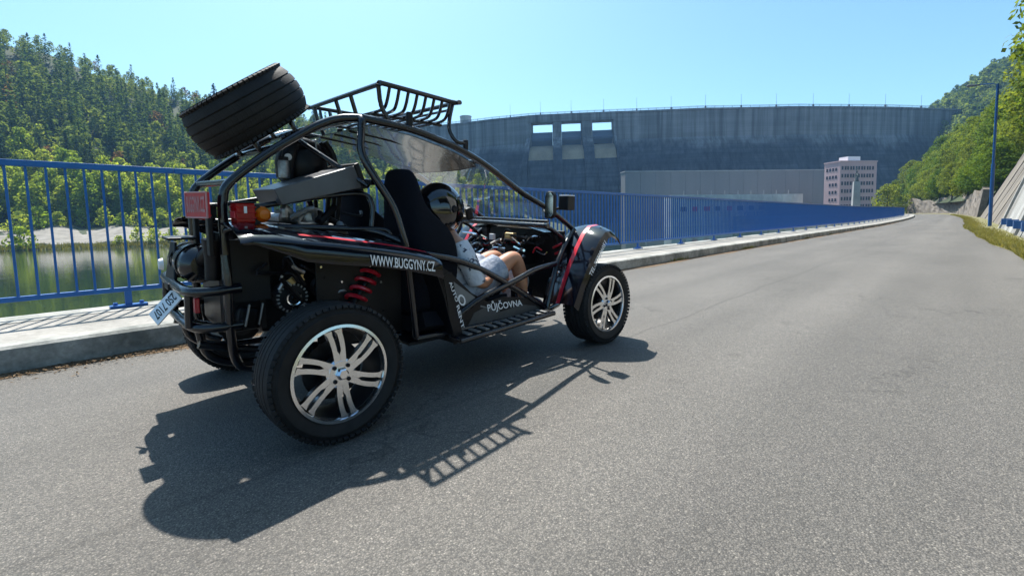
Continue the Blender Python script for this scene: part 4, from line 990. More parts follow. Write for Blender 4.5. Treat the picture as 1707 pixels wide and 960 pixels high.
# --- front fenders
def front_fender(sg):
    #  (x inner, z inner, x outer, z outer)
    prof = [(1.80, .31, 1.735, .395), (1.845, .45, 1.80, .52), (1.91, .60, 1.873, .645), (2.0, .755, 1.955, .765), (2.08, .865, 2.03, .86), (2.17, .925, 2.10, .915), (2.30, .945, 2.19, .918), (2.42, .93, 2.25, .885), (2.5, .885, 2.285, .84)]
    rows, strp, lipq = [], [], []
    for xi, zi, xo, zo in prof:
        r = []
        for t in (0, .2, .4, .6, .8, .93, 1):
            y = .46+(.815-.46)*t; b_ = .03*math.sin(PI*t); r.append((xi+(xo-xi)*t-b_*.35, -sg*y, zi+(zo-zi)*t+b_))
        r.append((xo+.045, -sg*.822, zo-.04)); rows.append(r)
        q = []
        for t in (.50, .555, .61):
            y = .46+(.815-.46)*t; b_ = .03*math.sin(PI*t); q.append((xi+(xo-xi)*t-b_*.35-.0035, -sg*y, zi+(zo-zi)*t+b_+.0035))
        strp.append(q)
    if sg < 0: rows = [r[::-1] for r in rows]; strp = [r[::-1] for r in strp]
    f = MB().sheet(rows, .005).build('front_fender', 'paint_black', bug, lean=True)
    MB().sheet(strp[:-1], .002).build('fender_stripe', 'stripe_red', f, lean=True)
    for x, y, z in ((1.87, .57, .60), (1.90, .74, .66), (2.17, .74, .945), (1.80, .55, .40)): MB().lathe([(.0005, -.012), (.009, -.010), (.013, 0)], 10, (x-.012, -sg*y, z), 'X').build('fender_bolt', 'chrome', f, lean=True)
    if sg > 0: text_part('TEL-777206051', 'lettering', 'letter_white', f, [(1.905, -.8265, .595), (2.085, -.8265, .832), (2.055, -.8265, .862), (1.872, -.8265, .622)], .017)
front_fender(1); front_fender(-1)
# --- nose, dash, steering
rows = [[(x, y, z-.05*(y/w)**2) for y in np.linspace(-w, w, 7)] for x, w, z in [(1.83, .44, .955), (2.0, .42, .95), (2.2, .38, .91), (2.4, .33, .83), (2.58, .26, .70)]]
MB().sheet(rows, .006).build('bonnet', 'paint_black', bug, lean=True)
bb('bulkhead', 'plastic_black', (2.02, 0, .62), (.02, .98, .58))
ip = bb('instrument_pod', 'plastic_black', (1.62, .30, 1.03), (.07, .20, .11), ('Y', -15), .02); bb('gauge_face', 'chrome', (1.578, .30, 1.04), (.006, .16, .075), ('Y', -15), .003, ip)
sw = MB(); cS = Vector((1.46, .32, .90)); ax = Vector((-.85, 0, .52)).normalized(); e1 = Vector((0, 1, 0)); e2 = ax.cross(e1)
ring = [cS+(e1*math.cos(a)+e2*math.sin(a))*.165 for a in np.linspace(0, 2*PI, 25)]
wl_ = MB().tube(ring, .014, 8, 1).build('steering_wheel', 'plastic_black', bug, lean=True)
for a in (.3, 2.84, 4.71): bt('spoke', [tuple(cS), tuple(cS+(e1*math.cos(a)+e2*math.sin(a))*.16)], .009, 'alloy', 1, parent=wl_)
bt('steering_column', [tuple(cS), (1.75, .31, .72)], .016, k=1)
for i in range(48):     # loose wiring behind the dash
    y0 = random.uniform(-.45, .4); z0 = random.uniform(.70, .9); x0 = random.uniform(1.74, 1.95)
    bt('wiring', [(x0, y0, z0), (x0+random.uniform(-.03, .05), y0+random.uniform(.03, .1), z0+random.uniform(-.06, .04)), (x0, y0+random.uniform(.08, .2), z0+random.uniform(-.1, .03))], random.choice([.006, .008, .011]), random.choice(['plastic_black', 'cast_alu', 'plastic_black', 'chrome', 'plastic_black', 'dark_metal', 'cast_alu', 'tube_black', 'spring_red' if i % 5 == 0 else 'chrome', 'wire_orange' if i % 4 == 0 else 'plastic_black']), 4, n=6)
bb('fuse_box', 'brass', (1.78, -.12, .86), (.05, .10, .05), None, .01); bb('relay', 'plate_white', (1.76, .08, .84), (.03, .05, .05), None, .004); bb('front_battery', 'dark_metal', (1.92, -.1, .70), (.16, .22, .16))
for i in range(7): MB().lathe([(.0005, -.006), (.010, -.006), (.010, 0)], 8, (2.005, -.42+i*.13, .63+.02*(i % 2)), 'X').build('bulkhead_bolt', 'chrome', bug, lean=True)
# --- shocks with red springs
def shock(p0, p1, r, turns, rw):
    p0, p1 = Vector(p0), Vector(p1); ax = (p1-p0).normalized(); e1 = ax.orthogonal().normalized(); e2 = ax.cross(e1)
    o = MB().tube([p0, p1], r*.42, 10, 1).build('shock_absorber', 'dark_metal', bug, lean=True)
    MB().tube([p0+(p1-p0)*(.12+.72*t)+(e1*math.cos(turns*2*PI*t)+e2*math.sin(turns*2*PI*t))*r for t in np.linspace(0, 1, turns*14)], rw, 7, 1).build('spring', 'spring_red', o, lean=True)
shock((.13, -.47, .40), (.44, -.40, .80), .05, 7, .0115); shock((.13, .47, .40), (.44, .40, .80), .05, 7, .0115)
shock((2.12, -.52, .42), (2.0, -.40, .90), .048, 7, .010); shock((2.12, .52, .42), (2.0, .40, .90), .048, 7, .010)
for sg in (-1, 1):
    for x0, x1, z0, z1 in ((-.02, .34, .30, .36), (.08, .46, .26, .33)): bt('trailing_arm', [(x0, .58*sg, z0), (x1, .28*sg, z1)], .018, k=1)
    bt('wishbone', [(2.0, .32*sg, .36), (2.133, .62*sg, .30)], .016, k=1); bt('wishbone', [(2.35, .30*sg, .38), (2.133, .62*sg, .30)], .016, k=1); bt('drive_shaft', [(0, .2*sg, .36), (0, .6*sg, .32)], .02, 'dark_metal', 1)
# --- engine
eng = bb('engine_block', 'dark_metal', (.08, .02, .66), (.44, .50, .46), None, .03)
bb('cylinder_head', 'dark_metal', (.10, .0, .93), (.34, .40, .10), ('Y', 6), .03, eng); bb('rocker_cover', 'cast_alu', (.12, -.04, 1.01), (.28, .30, .05), ('Y', 6), .02, eng)
al = MB().lathe([(.0005, -.03), (.025, -.03), (.03, -.012), (.072, -.01), (.078, 0), (.078, .075), (.06, .085), (.0005, .085)], 28, (-.02, -.345, .625), 'Y').build('alternator', 'dark_metal', bug, lean=True)
for i in range(22):
    a = 2*PI*i/22; MB().box((-.02+.070*math.cos(a), -.355, .625+.070*math.sin(a)), (.012, .012, .007), Matrix.Rotation(-a, 3, 'Y')).build('cooling_fin', 'cast_alu', al, smooth=False, lean=True)
MB().lathe([(.030, -.035), (.036, -.037), (.036, -.030), (.030, -.028)], 24, (-.02, -.345, .625), 'Y', closed=True).build('pulley_ring', 'chrome', al, lean=True); MB().lathe([(.0005, -.04), (.012, -.04), (.012, -.03)], 12, (-.02, -.345, .625), 'Y').build('pulley_nut', 'chrome', al, lean=True)
MB().prism([(-.075, .70), (-.05, .715), (-.02, .735), (.035, .742), (.03, .728), (.04, .712), (.0, .705), (-.04, .69)], lambda u, v, t: Vector((u, -.37+.012*t, v))).build('mount_bracket', 'brass', al, smooth=False, lean=True)
bt('mount_arm', [(-.085, -.365, .675), (-.06, -.37, .71), (-.03, -.368, .69)], .010, 'cast_alu', parent=al)
for cx_, cz_, rr in ((.14, .66, .058), (.26, .60, .035)):
    MB().lathe([(.0005, -.02), (rr*.5, -.02), (rr*.55, -.01), (rr*.92, -.01), (rr, 0), (rr*.9, .012), (rr, .03), (.0005, .03)], 28, (cx_, -.345, cz_), 'Y').build('belt_pulley', 'wheel_dark', eng, lean=True)
gb = bb('gearbox', 'dark_metal', (-.20, -.22, .53), (.10, .10, .11), ('Y', 12), .02)
for i in range(4): bb('gearbox_rib', 'cast_alu', (-.24+i*.03, -.285, .55), (.008, .02, .11), ('Y', 12), .003, gb) if i % 2 else None
bb('mud_shield', 'plastic_black', (-.20, -.34, .78), (.17, .012, .30), None, .004)
ab = MB().lathe([(.0005, .0), (.10, .01), (.135, .05), (.14, .14), (.12, .2), (.0005, .22)], 24, (.20, .05, 1.20), 'Z').build('air_box', 'plastic_black', bug, lean=True)
bt('intake_pipe', [(.08, -.06, 1.22), (.09, -.07, 1.36), (.13, -.05, 1.43), (.22, -.02, 1.43), (.32, .05, 1.40)], .036, 'plastic_black', parent=ab, n=14)
MB().lathe([(.0005, -.004), (.016, -.003), (.019, 0), (.019, .006)], 20, (.075, -.105, 1.35), 'Y').build('badge', 'letter_white', ab, lean=True)
bb('intake_clamp', 'cast_alu', (.25, -.01, 1.425), (.012, .085, .085), None, .02, ab)
for y0 in (-.05, .02, .1): bt('hose', [(.36, y0, 1.0), (.37, y0-.02, 1.2), (.35, y0, 1.38), (.3, y0, 1.46)], .015, 'plastic_black', 5)
bottle = MB().lathe([(.0005, 0), (.027, .002), (.028, .01), (.028, .085), (.024, .095)], 20, (.05, -.10, 1.235), 'Z').build('filler_bottle', 'cast_alu', bug, lean=True)
MB().lathe([(.024, .095), (.026, .096), (.026, .114), (.0005, .116)], 20, (.05, -.10, 1.235), 'Z').build('bottle_cap', 'dark_metal', bottle, lean=True)
for i in range(22):
    x0, z0 = random.uniform(-.12, .3), random.uniform(.88, 1.08)
    bt('engine_hose', [(x0, -.30, z0), (x0+random.uniform(-.05, .1), -.33+random.uniform(-.03, .03), z0+random.uniform(-.06, .05)), (x0+random.uniform(.02, .18), -.28, z0+random.uniform(-.1, .03))], random.choice([.008, .011, .015, .02]), random.choice(['cast_alu', 'plastic_black', 'plastic_black', 'dark_metal', 'cast_alu']), 4, n=8)
MB().lathe([(.0005, -.012), (.03, -.012), (.05, -.004), (.052, .02), (.0005, .02)], 24, (.13, -.30, 1.03), 'Y').build('oil_cap', 'cast_alu', eng, lean=True)
for i in range(16):      # hoses, cables and bolts beside the engine
    x0, z0 = random.uniform(-.14, .52), random.uniform(.46, .86)
    bt('engine_hose', [(x0, -.37, z0), (x0+random.uniform(-.06, .08), -.40, z0+random.uniform(-.06, .06)), (x0+random.uniform(-.02, .14), -.38, z0+random.uniform(-.12, .04))], random.choice([.006, .008, .011]), random.choice(['cast_alu', 'plastic_black', 'dark_metal', 'plastic_black', 'spring_red' if i % 6 == 0 else 'dark_metal']), 4, n=7)
for i in range(18):
    MB().lathe([(.0005, -.008), (.006, -.008), (.0075, 0)], 8, (random.uniform(-.12, .55), -.408, random.uniform(.42, .86)), 'Y').build('panel_bolt', random.choice(['cast_alu', 'dark_metal', 'chrome']), bug, lean=True)
# sloping grey metal tool box
tb_ = Matrix.Rotation(math.radians(-14.6), 3, 'Y')
bx_c = Vector((.125, -.235, 1.195))
def tbv(u, v, w): return bx_c+tb_ @ Vector((u, v, w))
MB().hexa([tbv(-.21, -.17, -.05), tbv(.215, -.17, -.058), tbv(.215, .17, -.058), tbv(-.21, .17, -.05)], [tbv(-.225, -.17, .03), tbv(.20, -.17, .062), tbv(.20, .17, .062), tbv(-.225, .17, .03)]).build('tool_box', 'box_grey', bug, smooth=False, lean=True, bev=.004)
MB().hexa([tbv(.21, -.175, -.066), tbv(.245, -.175, -.07), tbv(.245, .175, -.07), tbv(.21, .175, -.066)], [tbv(.20, -.175, .07), tbv(.228, -.175, .075), tbv(.228, .175, .075), tbv(.20, .175, .07)]).build('box_end', 'plastic_black', bug, smooth=False, lean=True, bev=.004)
# --- tail lamps and signs
tl = bb('tail_lamp', 'lamp_red', (-.245, -.44, 1.058), (.075, .10, .092), None, .008)
bb('lamp_housing', 'plastic_black', (-.20, -.40, 1.05), (.04, .14, .09), None, .006, tl)
for zz_ in (1.035, 1.06, 1.083): bb('lens_ridge', 'lamp_red', (-.245, -.44, zz_), (.083, .107, .006), None, .002, tl)
bb('lens_frame', 'plastic_black', (-.245, -.44, 1.104), (.084, .108, .007), None, .002, tl); bb('reflector_band', 'stripe_red', (-.285, -.44, 1.05), (.006, .07, .03), None, .002, tl); bb('bulb_window', 'letter_white', (-.248, -.4925, 1.072), (.012, .004, .03), None, .001, tl)
MB().lathe([(.0005, -.045), (.020, -.042), (.034, -.02), (.038, 0), (.038, .02), (.0005, .02)], 20, (-.172, -.45, 1.05), 'Y').build('indicator', 'lamp_amber', bug, lean=True)
tl2 = bb('tail_lamp', 'lamp_red', (-.245, .44, 1.058), (.075, .10, .092), None, .008); bb('lamp_housing', 'plastic_black', (-.20, .40, 1.05), (.04, .14, .09), None, .006, tl2)
bb('brake_lamp', 'lamp_red', (-.33, -.12, 1.03), (.03, .16, .03), None, .006)
sp_ = MB().hexa([(-.372, -.405, 1.035), (-.362, -.405, 1.035), (-.362, .05, 1.022), (-.372, .05, 1.022)], [(-.372, -.405, 1.146), (-.362, -.405, 1.146), (-.362, .05, 1.146), (-.372, .05, 1.146)]).build('name_plate', 'plate_red', bug, smooth=False, lean=True)
text_part('BUGGYNY.CZ', 'lettering', 'plate_pale', sp_, [(-.373, .02, 1.045), (-.373, -.37, 1.058), (-.373, -.37, 1.128), (-.373, .02, 1.128)], .002)
for q in (([(-.374, .05, 1.146), (-.374, -.405, 1.146)]), ([(-.374, .05, 1.022), (-.374, -.405, 1.035)]), ([(-.374, .05, 1.146), (-.374, .05, 1.022)]), ([(-.374, -.405, 1.146), (-.374, -.405, 1.035)])): bt('plate_rim', q, .004, 'plate_pale', 1, parent=sp_, n=6)
for y in (-.33, -.05): bb('plate_bracket', 'plastic_black', (-.355, y, .95), (.02, .05, .18), None, .004)
bb('shelf_bracket', 'plastic_black', (-.42, -.02, .925), (.12, .16, .012), None, .003)
# number plate hanging askew
npq = [(-.455, .02, .672), (-.435, -.07, .632), (-.525, .015, .497), (-.548, .098, .54)]
a_, b_, c_, d_ = [Vector(p) for p in npq]; nn = (b_-a_).cross(d_-a_).normalized()*.003
lic = MB().hexa([a_-nn, b_-nn, c_-nn, d_-nn], [a_+nn, b_+nn, c_+nn, d_+nn]).build('number_plate', 'plate_white', bug, smooth=False, lean=True)
sgn_ = 1 if nn.x < 0 else -1
text_part('2S0 7107', 'lettering', 'plastic_black', lic, [d_.lerp(a_, .10).lerp(c_.lerp(b_, .10), .2), d_.lerp(a_, .92).lerp(c_.lerp(b_, .92), .2), d_.lerp(a_, .92).lerp(c_.lerp(b_, .92), .8), d_.lerp(a_, .10).lerp(c_.lerp(b_, .10), .8)], .005)
text_part('2S0 7107', 'lettering', 'plastic_black', lic, [d_.lerp(a_, .92).lerp(c_.lerp(b_, .92), .2), d_.lerp(a_, .10).lerp(c_.lerp(b_, .10), .2), d_.lerp(a_, .10).lerp(c_.lerp(b_, .10), .8), d_.lerp(a_, .92).lerp(c_.lerp(b_, .92), .8)], .005)
bb('plate_lamp', 'plastic_black', (-.46, .0, .69), (.05, .10, .035), None, .006)
# --- rear bumper, silencer
bt('rear_bumper', [(-.25, -.36, .705), (-.38, -.35, .70), (-.445, -.29, .70), (-.455, -.1, .70), (-.455, .1, .70), (-.445, .29, .70), (-.38, .35, .70), (-.25, .36, .705)], .024)
bt('rear_bumper', [(-.25, -.36, .53), (-.38, -.34, .53), (-.44, -.26, .535), (-.45, 0, .54), (-.44, .26, .535), (-.38, .34, .53), (-.25, .36, .53)], .022)
for y in (-.30, .30, .06): bt('bumper_upright', [(-.445, y, .70), (-.45, y, .535)], .017, k=1)
bt('rear_guard_bar', [(-.30, -.34, .86), (-.30, -.355, .70), (-.30, -.355, .45), (-.27, -.34, .33), (-.2, -.32, .29)], .020); bt('rear_guard_bar', [(-.30, .34, .86), (-.30, .355, .70), (-.30, .355, .45), (-.27, .34, .33), (-.2, .32, .29)], .020)
bt('skid_bar', [(-.40, -.2, .50), (-.36, -.2, .36), (-.2, -.2, .29), (.2, -.2, .27)], .019); bt('skid_bar', [(-.40, .2, .50), (-.36, .2, .36), (-.2, .2, .29), (.2, .2, .27)], .019)
sl = MB().lathe([(.0005, -.20), (.05, -.20), (.085, -.17), (.092, -.14), (.092, .14), (.085, .17), (.05, .20), (.0005, .20)], 26, (-.36, .02, .80), 'Y').build('silencer', 'tube_black', bug, lean=True)
for y in (-.1, .05): MB().lathe([(.094, -.012), (.098, -.012), (.098, .012), (.094, .012)], 26, (-.36, .02+y, .80), 'Y', closed=True).build('silencer_strap', 'dark_metal', sl, lean=True)
bt('exhaust_pipe', [(-.36, -.16, .82), (-.33, -.27, .90), (-.31, -.28, .96)], .034, 'plastic_black', n=14)
bt('air_horn', [(-.34, -.26, .74), (-.335, -.265, .84), (-.33, -.27, .93)], [.033, .036, .05], 'plastic_black', 3, n=14)
MB().hexa([(-.47, .12, .715), (-.455, .12, .715), (-.44, -.02, .715), (-.455, -.02, .715)], [(-.44, .11, .90), (-.43, .11, .90), (-.42, .05, .90), (-.43, .05, .90)]).build('bumper_plate', 'dark_metal', bug, smooth=False, lean=True, bev=.004)
MB().lathe([(.0005, -.02), (.025, -.018), (.032, 0), (.0005, .0)], 16, (-.47, .16, .78), 'X').build('reverse_lamp', 'letter_white', bug, lean=True)
bb('reflector', 'stripe_red', (-.405, -.22, .62), (.02, .05, .07), None, .004); bb('engine_tag', 'letter_white', (-.41, -.06, .585), (.012, .05, .055), None, .003)
bb('rear_underbody', 'dark_metal', (-.20, 0, .62), (.20, .42, .34), None, .03)
# --- mirrors
for sg in (1, -1):
    mr = MB(); rows = []
    q = [(0, .0), (.06, .0), (.085, .025), (.085, .165), (.06, .19), (.02, .19), (0, .16)]
    mr.prism([(u-.0425, v) for u, v in q], lambda u, v, t: Vector((1.615+.035*t-v*.02, -sg*(.665+u), 1.02+v))); mo_ = mr.build('mirror', 'plastic_black', bug, smooth=False, lean=True, bev=.008)
    MB().prism([(u*.86-.0365, v*.9+.01) for u, v in q], lambda u, v, t: Vector((1.612+.002*t-v*.02, -sg*(.665+u), 1.02+v))).build('mirror_glass', 'chrome', mo_, smooth=False, lean=True)
    bt('mirror_stalk', [(1.74, -sg*.50, 1.08), (1.68, -sg*.58, 1.06), (1.65, -sg*.65, 1.09)], .010, 'plastic_black', parent=mo_)
    lb = bb('side_lamp', 'plastic_black', (1.775, -sg*.695, 1.13), (.085, .085, .10), None, .006); bb('lamp_lid', 'plate_white', (1.775, -sg*.695, 1.184), (.08, .08, .006), None, .002, lb); bt('lamp_stay', [(1.77, -sg*.66, 1.10), (1.80, -sg*.50, 1.07)], .010, 'plastic_black', 1, parent=lb)
# --- seats
def seat(y0):
    W = [(.42, .17, .22), (.55, .205, .26), (.70, .225, .29), (.84, .23, .285), (.93, .225, .255), (1.0, .215, .19), (1.06, .20, .105), (1.13, .19, .06), (1.22, .18, .04), (1.285, .15, .03), (1.312, .09, .02)]
    ring = []
    for z, w, bol in W:
        xb = .60-.03*(z-.42)/.88; th = .085 if z < 1.25 else .06
        # outline seen from above: rear face, bolsters reaching forward, hollow front
        pts = [(xb, 0), (xb+.006, w*.6), (xb+.03, w*.92), (xb+.03+bol*.55, w*1.0), (xb+.03+bol, w*.97), (xb+.03+bol*.93, w*.86), (xb+.03+bol*.3+.03, w*.72), (xb+th, w*.45), (xb+th-.008, 0)]
        pts = pts+[(x, -y) for x, y in pts[-2:0:-1]]; ring.append([(x, y0+y, z) for x, y in pts])
    m = len(ring[0]); mb = MB(); ff = []
    for i in range(len(ring)-1):
        for j in range(m): ff.append((i*m+j, i*m+(j+1) % m, (i+1)*m+(j+1) % m, (i+1)*m+j))
    ff += [tuple(range(m)), tuple(range(len(ring)*m-1, (len(ring)-1)*m-1, -1))]
    mb.add([p for r in ring for p in r], ff); s_ = mb.build('seat', 'fabric_black', bug, lean=True)
    md = s_.modifiers.new('round', 'SUBSURF'); md.levels = 1; md.render_levels = 2
    cu = MB(); rows = [[(x, y0+y, z+.055*(abs(y)/.22)**3+(.0)) for y in np.linspace(-.22, .22, 9)] for x, z in [(.62, .43), (.85, .41), (1.1, .425), (1.24, .455), (1.31, .45), (1.33, .40)]]
    cu.sheet(rows, .09); c = cu.build('seat_cushion', 'fabric_black', s_, lean=True)
seat(-.34); seat(.34)
bt('seat_loop', [(.50, -.50, .85), (.47, -.49, .93), (.43, -.47, .965), (.25, -.43, .972)], .012)

# ------------------------------------------------------------------ passenger in the right seat
def W(x, y, z): return Vector(lean_v((x, y, z)))
person = empty('person', W(1.0, -.33, .42), label='person in black helmet, pale patterned shirt and grey shorts sitting in the near seat', cat='person')
PINV = Matrix.Translation(-W(1.0, -.33, .42))
def pp(o): o.parent = person; o.matrix_parent_inverse = PINV; return o
def skin_body():
    V = {}; E = []; Rr = {}
    def n(k, p, r, frm=None):
        V[k] = (len(V), W(*p)); Rr[k] = r if hasattr(r, '__len__') else (r, r)
        if frm: E.append((V[frm][0], V[k][0]))
    n('pel', (1.02, -.33, .50), (.13, .11)); n('ab', (.985, -.33, .63), (.125, .10), 'pel'); n('chest', (.955, -.33, .76), (.145, .105), 'ab'); n('nbase', (.945, -.33, .885), (.075, .07), 'chest'); n('neck', (.955, -.33, .95), .05, 'nbase'); n('head', (.935, -.33, 1.06), (.085, .095), 'neck'); n('crown', (.93, -.33, 1.14), (.06, .07), 'head')
    for s, sg in (('r', -1), ('l', 1)):
        dy = sg
        n('sh'+s, (.95, -.33+.165*dy, .85), .058, 'nbase'); n('el'+s, (1.0+.04, -.33+.22*dy, .63), .043, 'sh'+s); n('fa'+s, (1.13, -.33+.20*dy, .585), .040, 'el'+s); n('wr'+s, (1.235, -.33+.165*dy, .635), .028, 'fa'+s); n('ha'+s, (1.29, -.33+.15*dy, .660), (.036, .02), 'wr'+s)
        for i, (oy, ln) in enumerate(((-.028, .055), (-.010, .066), (.010, .062), (.028, .050))):
            b = (1.325, -.33+(.15+oy*1.0)*dy, .672); n('k%d%s' % (i, s), b, .0105, 'ha'+s); n('m%d%s' % (i, s), (b[0]+ln*.55, b[1]-.002, b[2]-.002), .0095, 'k%d%s' % (i, s)); n('t%d%s' % (i, s), (b[0]+ln, b[1]-.004, b[2]-.022), .008, 'm%d%s' % (i, s))
        n('th0'+s, (1.275, -.33+.105*dy, .655), .0115, 'ha'+s); n('th1'+s, (1.315, -.33+.09*dy, .648), .0095, 'th0'+s)
        kx = (1.49, .75) if s == 'r' else (1.53, .73)
        n('hip'+s, (1.06, -.33+.085*dy, .50), .098, 'pel'); n('thi'+s, (1.28, -.33+.11*dy, .625), .083, 'hip'+s); n('kn'+s, (kx[0], -.33+.12*dy, kx[1]), .062, 'thi'+s); n('ca'+s, (kx[0]+.075, -.33+.12*dy, .585), .057, 'kn'+s); n('an'+s, (kx[0]+.105, -.33+.115*dy, .425), .037, 'ca'+s); n('fo'+s, (kx[0]+.12, -.33+.115*dy, .375), .04, 'an'+s); n('to'+s, (kx[0]+.25, -.33+.12*dy, .355), (.042, .024), 'fo'+s)
    me = bpy.data.meshes.new('body'); me.from_pydata([v[1] for v in V.values()], E, []); me.materials.append(MATS['skin'])
    o = link('body', me); md = o.modifiers.new('skin', 'SKIN'); sv = me.skin_vertices[0].data
    for i, k in enumerate(V): sv[i].radius = Rr[k]; sv[i].use_root = (k == 'pel')
    md.use_smooth_shade = True; ss = o.modifiers.new('sub', 'SUBSURF'); ss.levels = 2; ss.render_levels = 2
    return pp(o)
skin_body()
def cloth(name, mat, loops, n=18, th=.004):
    mb = MB(); rows = []
    for c, ax_, ru, rv in loops:
        c = Vector(c); a = Vector(ax_).normalized(); e1 = Vector((0, 1, 0)); e1 = (e1-a*e1.dot(a)).normalized(); e2 = a.cross(e1)
        rows.append([c+e1*math.cos(2*PI*j/n)*ru*(1+.03*math.sin(5*j+len(rows)*2))+e2*math.sin(2*PI*j/n)*rv*(1+.05*math.sin(3*j+len(rows)*1.7)) for j in range(n)])
    m = n; ff = [(i*m+j, i*m+(j+1) % m, (i+1)*m+(j+1) % m, (i+1)*m+j) for i in range(len(rows)-1) for j in range(m)]
    mb.add([p for r in rows for p in r], ff); o = mb.build(name, mat, lean=True); pp(o)
    md = o.modifiers.new('thick', 'SOLIDIFY'); md.thickness = th; ss = o.modifiers.new('sub', 'SUBSURF'); ss.levels = 1; ss.render_levels = 2
    return o
cloth('shirt', 'shirt', [((1.03, -.33, .50), (-.3, 0, 1), .165, .135), ((1.0, -.33, .58), (-.3, 0, 1), .165, .135), ((.98, -.33, .66), (-.2, 0, 1), .165, .13), ((.96, -.33, .76), (-.1, 0, 1), .178, .13), ((.95, -.33, .84), (0, 0, 1), .172, .115), ((.948, -.33, .885), (0, 0, 1), .13, .09), ((.95, -.33, .905), (0, 0, 1), .075, .07)])
for sg in (-1, 1):
    cloth('sleeve', 'shirt', [((.95, -.33+.13*sg, .855), (.2, .5*sg, -1), .085, .075), ((.965, -.33+.185*sg, .80), (.3, .2*sg, -1), .078, .072), ((.995, -.33+.21*sg, .72), (.35, .1*sg, -1), .072, .066), ((1.025, -.33+.22*sg, .65), (.4, .05*sg, -1), .07, .062), ((1.045, -.33+.222*sg, .615), (.5, 0, -1), .07, .06)])
    kx = (1.49, .75) if sg < 0 else (1.53, .73)
    p0, p1 = Vector((1.00, -.33+.075*sg, .50)), Vector((kx[0]-.035, -.33+.12*sg, kx[1]-.02)); ax_ = p1-p0
    cloth('shorts_leg', 'shorts', [(p0+ax_*t, ax_, r_, r2_) for t, r_, r2_ in ((0, .13, .13), (.15, .125, .128), (.35, .115, .12), (.55, .11, .112), (.70, .108, .106), (.76, .107, .104))])
    cx0 = kx[0]+.12
    sh = MB().tube([(cx0-.05, -.33+.115*sg, .375), (cx0+.04, -.33+.117*sg, .37), (cx0+.13, -.33+.12*sg, .358), (cx0+.18, -.33+.12*sg, .352)], [.045, .05, .046, .024], 12, 4); pp(sh.build('shoe', 'cloth_light', lean=True))
    so_ = MB().tube([(cx0-.012, -.33+.115*sg, .455), (cx0-.005, -.33+.115*sg, .40)], .042, 12, 1); pp(so_.build('sock', 'cloth_light', lean=True))
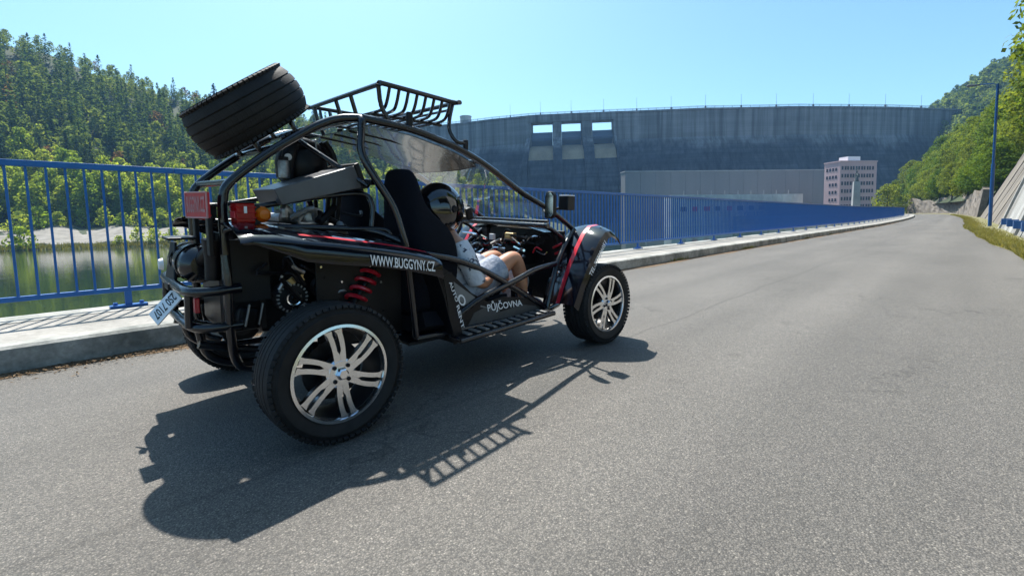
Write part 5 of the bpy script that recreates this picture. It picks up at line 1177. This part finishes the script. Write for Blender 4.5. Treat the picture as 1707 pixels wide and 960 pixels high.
# helmet: full shell with a visor opening and peak
def helmet():
    c = Vector((.90, -.33, 1.075)); rows = []; K = 1.09
    for i in range(15):
        ph_ = -1.05+i*(PI/2+1.05)/14; r = []
        for j in range(28):
            th = 2*PI*j/28; x, y, z = math.cos(ph_)*math.cos(th), math.cos(ph_)*math.sin(th), math.sin(ph_)
            fx = 1.10 if x > 0 else 1.0; chin = .02*max(0, x)*max(0, -z)
            r.append(c+Vector((x*.152*fx+chin, y*.128, z*.158-.01*max(0, -x)*max(0, -z)))*K)
        rows.append(r)
    n = 28; mb = MB(); ff = []
    for i in range(14):
        for j in range(n):
            phm = -1.05+(i+.5)*(PI/2+1.05)/14; thm = 2*PI*(j+.5)/n; thm = min(thm, 2*PI-thm)
            if -.42 < phm < .36 and thm < 1.15: continue
            ff.append((i*n+j, i*n+(j+1) % n, (i+1)*n+(j+1) % n, (i+1)*n+j))
    mb.add([p for r in rows for p in r], ff); o = mb.build('helmet', 'helmet_black', lean=True); pp(o)
    md = o.modifiers.new('thick', 'SOLIDIFY'); md.thickness = .018; md.offset = -1; ss = o.modifiers.new('sub', 'SUBSURF'); ss.levels = 1; ss.render_levels = 2
    vi = MB(); G = []
    for ph_ in np.linspace(-.45, .40, 7): G.append([c+Vector((math.cos(ph_)*math.cos(t)*.152*1.115, math.cos(ph_)*math.sin(t)*.131, math.sin(ph_)*.158))*K for t in np.linspace(-1.22, 1.22, 14)])
    v = vi.sheet(G, .003).build('visor', 'smoked', lean=True); pp(v)
    hg = MB().lathe([(.0005, -.010), (.018, -.010), (.024, 0)], 16, (c.x+.03, c.y-.126*K, c.z+.005), 'Y').build('visor_hinge', 'dark_metal', lean=True); pp(hg)
    # eyes, nose and mouth behind the visor
    for sg in (-1, 1): pp(MB().lathe([(.0005, .0), (.007, -.003), (.011, -.010)], 10, (c.x+.082, c.y+.032*sg, c.z+.0), 'X').build('eye', 'letter_white', lean=True))
    pp(MB().hexa([(c.x+.07, c.y-.016, c.z-.055), (c.x+.108, c.y, c.z-.05), (c.x+.07, c.y+.016, c.z-.055), (c.x+.06, c.y, c.z-.055)], [(c.x+.072, c.y-.006, c.z-.005), (c.x+.085, c.y, c.z-.005), (c.x+.072, c.y+.006, c.z-.005), (c.x+.062, c.y, c.z-.005)]).build('nose', 'skin', lean=True))
helmet()
# pale rolled bag on the floor in front of the passenger
bag = empty('bag', W(1.72, -.05, .34), label='light grey bag with a dark strap lying in the footwell ahead of the knees', cat='bag')
BI = Matrix.Translation(-W(1.72, -.05, .34))
for mb, nm, mt in ((MB().tube([(1.62, .22, .47), (1.70, .1, .50), (1.76, -.10, .50), (1.80, -.27, .48)], [.06, .11, .115, .07], 16, 5), 'body', 'cloth_seatmat'), (MB().tube([(1.60, .2, .55), (1.67, .05, .615), (1.73, -.12, .625), (1.76, -.27, .56)], .014, 8, 5), 'strap', 'plastic_black'), (MB().box((1.76, -.05, .38), (.2, .5, .12)), 'base', 'fabric_black')):
    o = mb.build(nm, mt, lean=True); o.parent = bag; o.matrix_parent_inverse = BI

# ------------------------------------------------------------------ summer haze in the valley
hz = bpy.data.materials.new('haze_air'); hz.use_nodes = True; hn = hz.node_tree; hn.nodes.clear()
ho_ = hn.nodes.new('ShaderNodeOutputMaterial'); hv = hn.nodes.new('ShaderNodeVolumePrincipled')
hv.inputs['Color'].default_value = (.30, .58, 1.0, 1); hv.inputs['Density'].default_value = .0002; hv.inputs['Anisotropy'].default_value = .2
hn.links.new(hv.outputs[0], ho_.inputs['Volume']); MATS['haze_air'] = hz
tag(MB().box((200, 100, 75), (1700, 1700, 164)).build('haze', 'haze_air', smooth=False), kind='stuff')
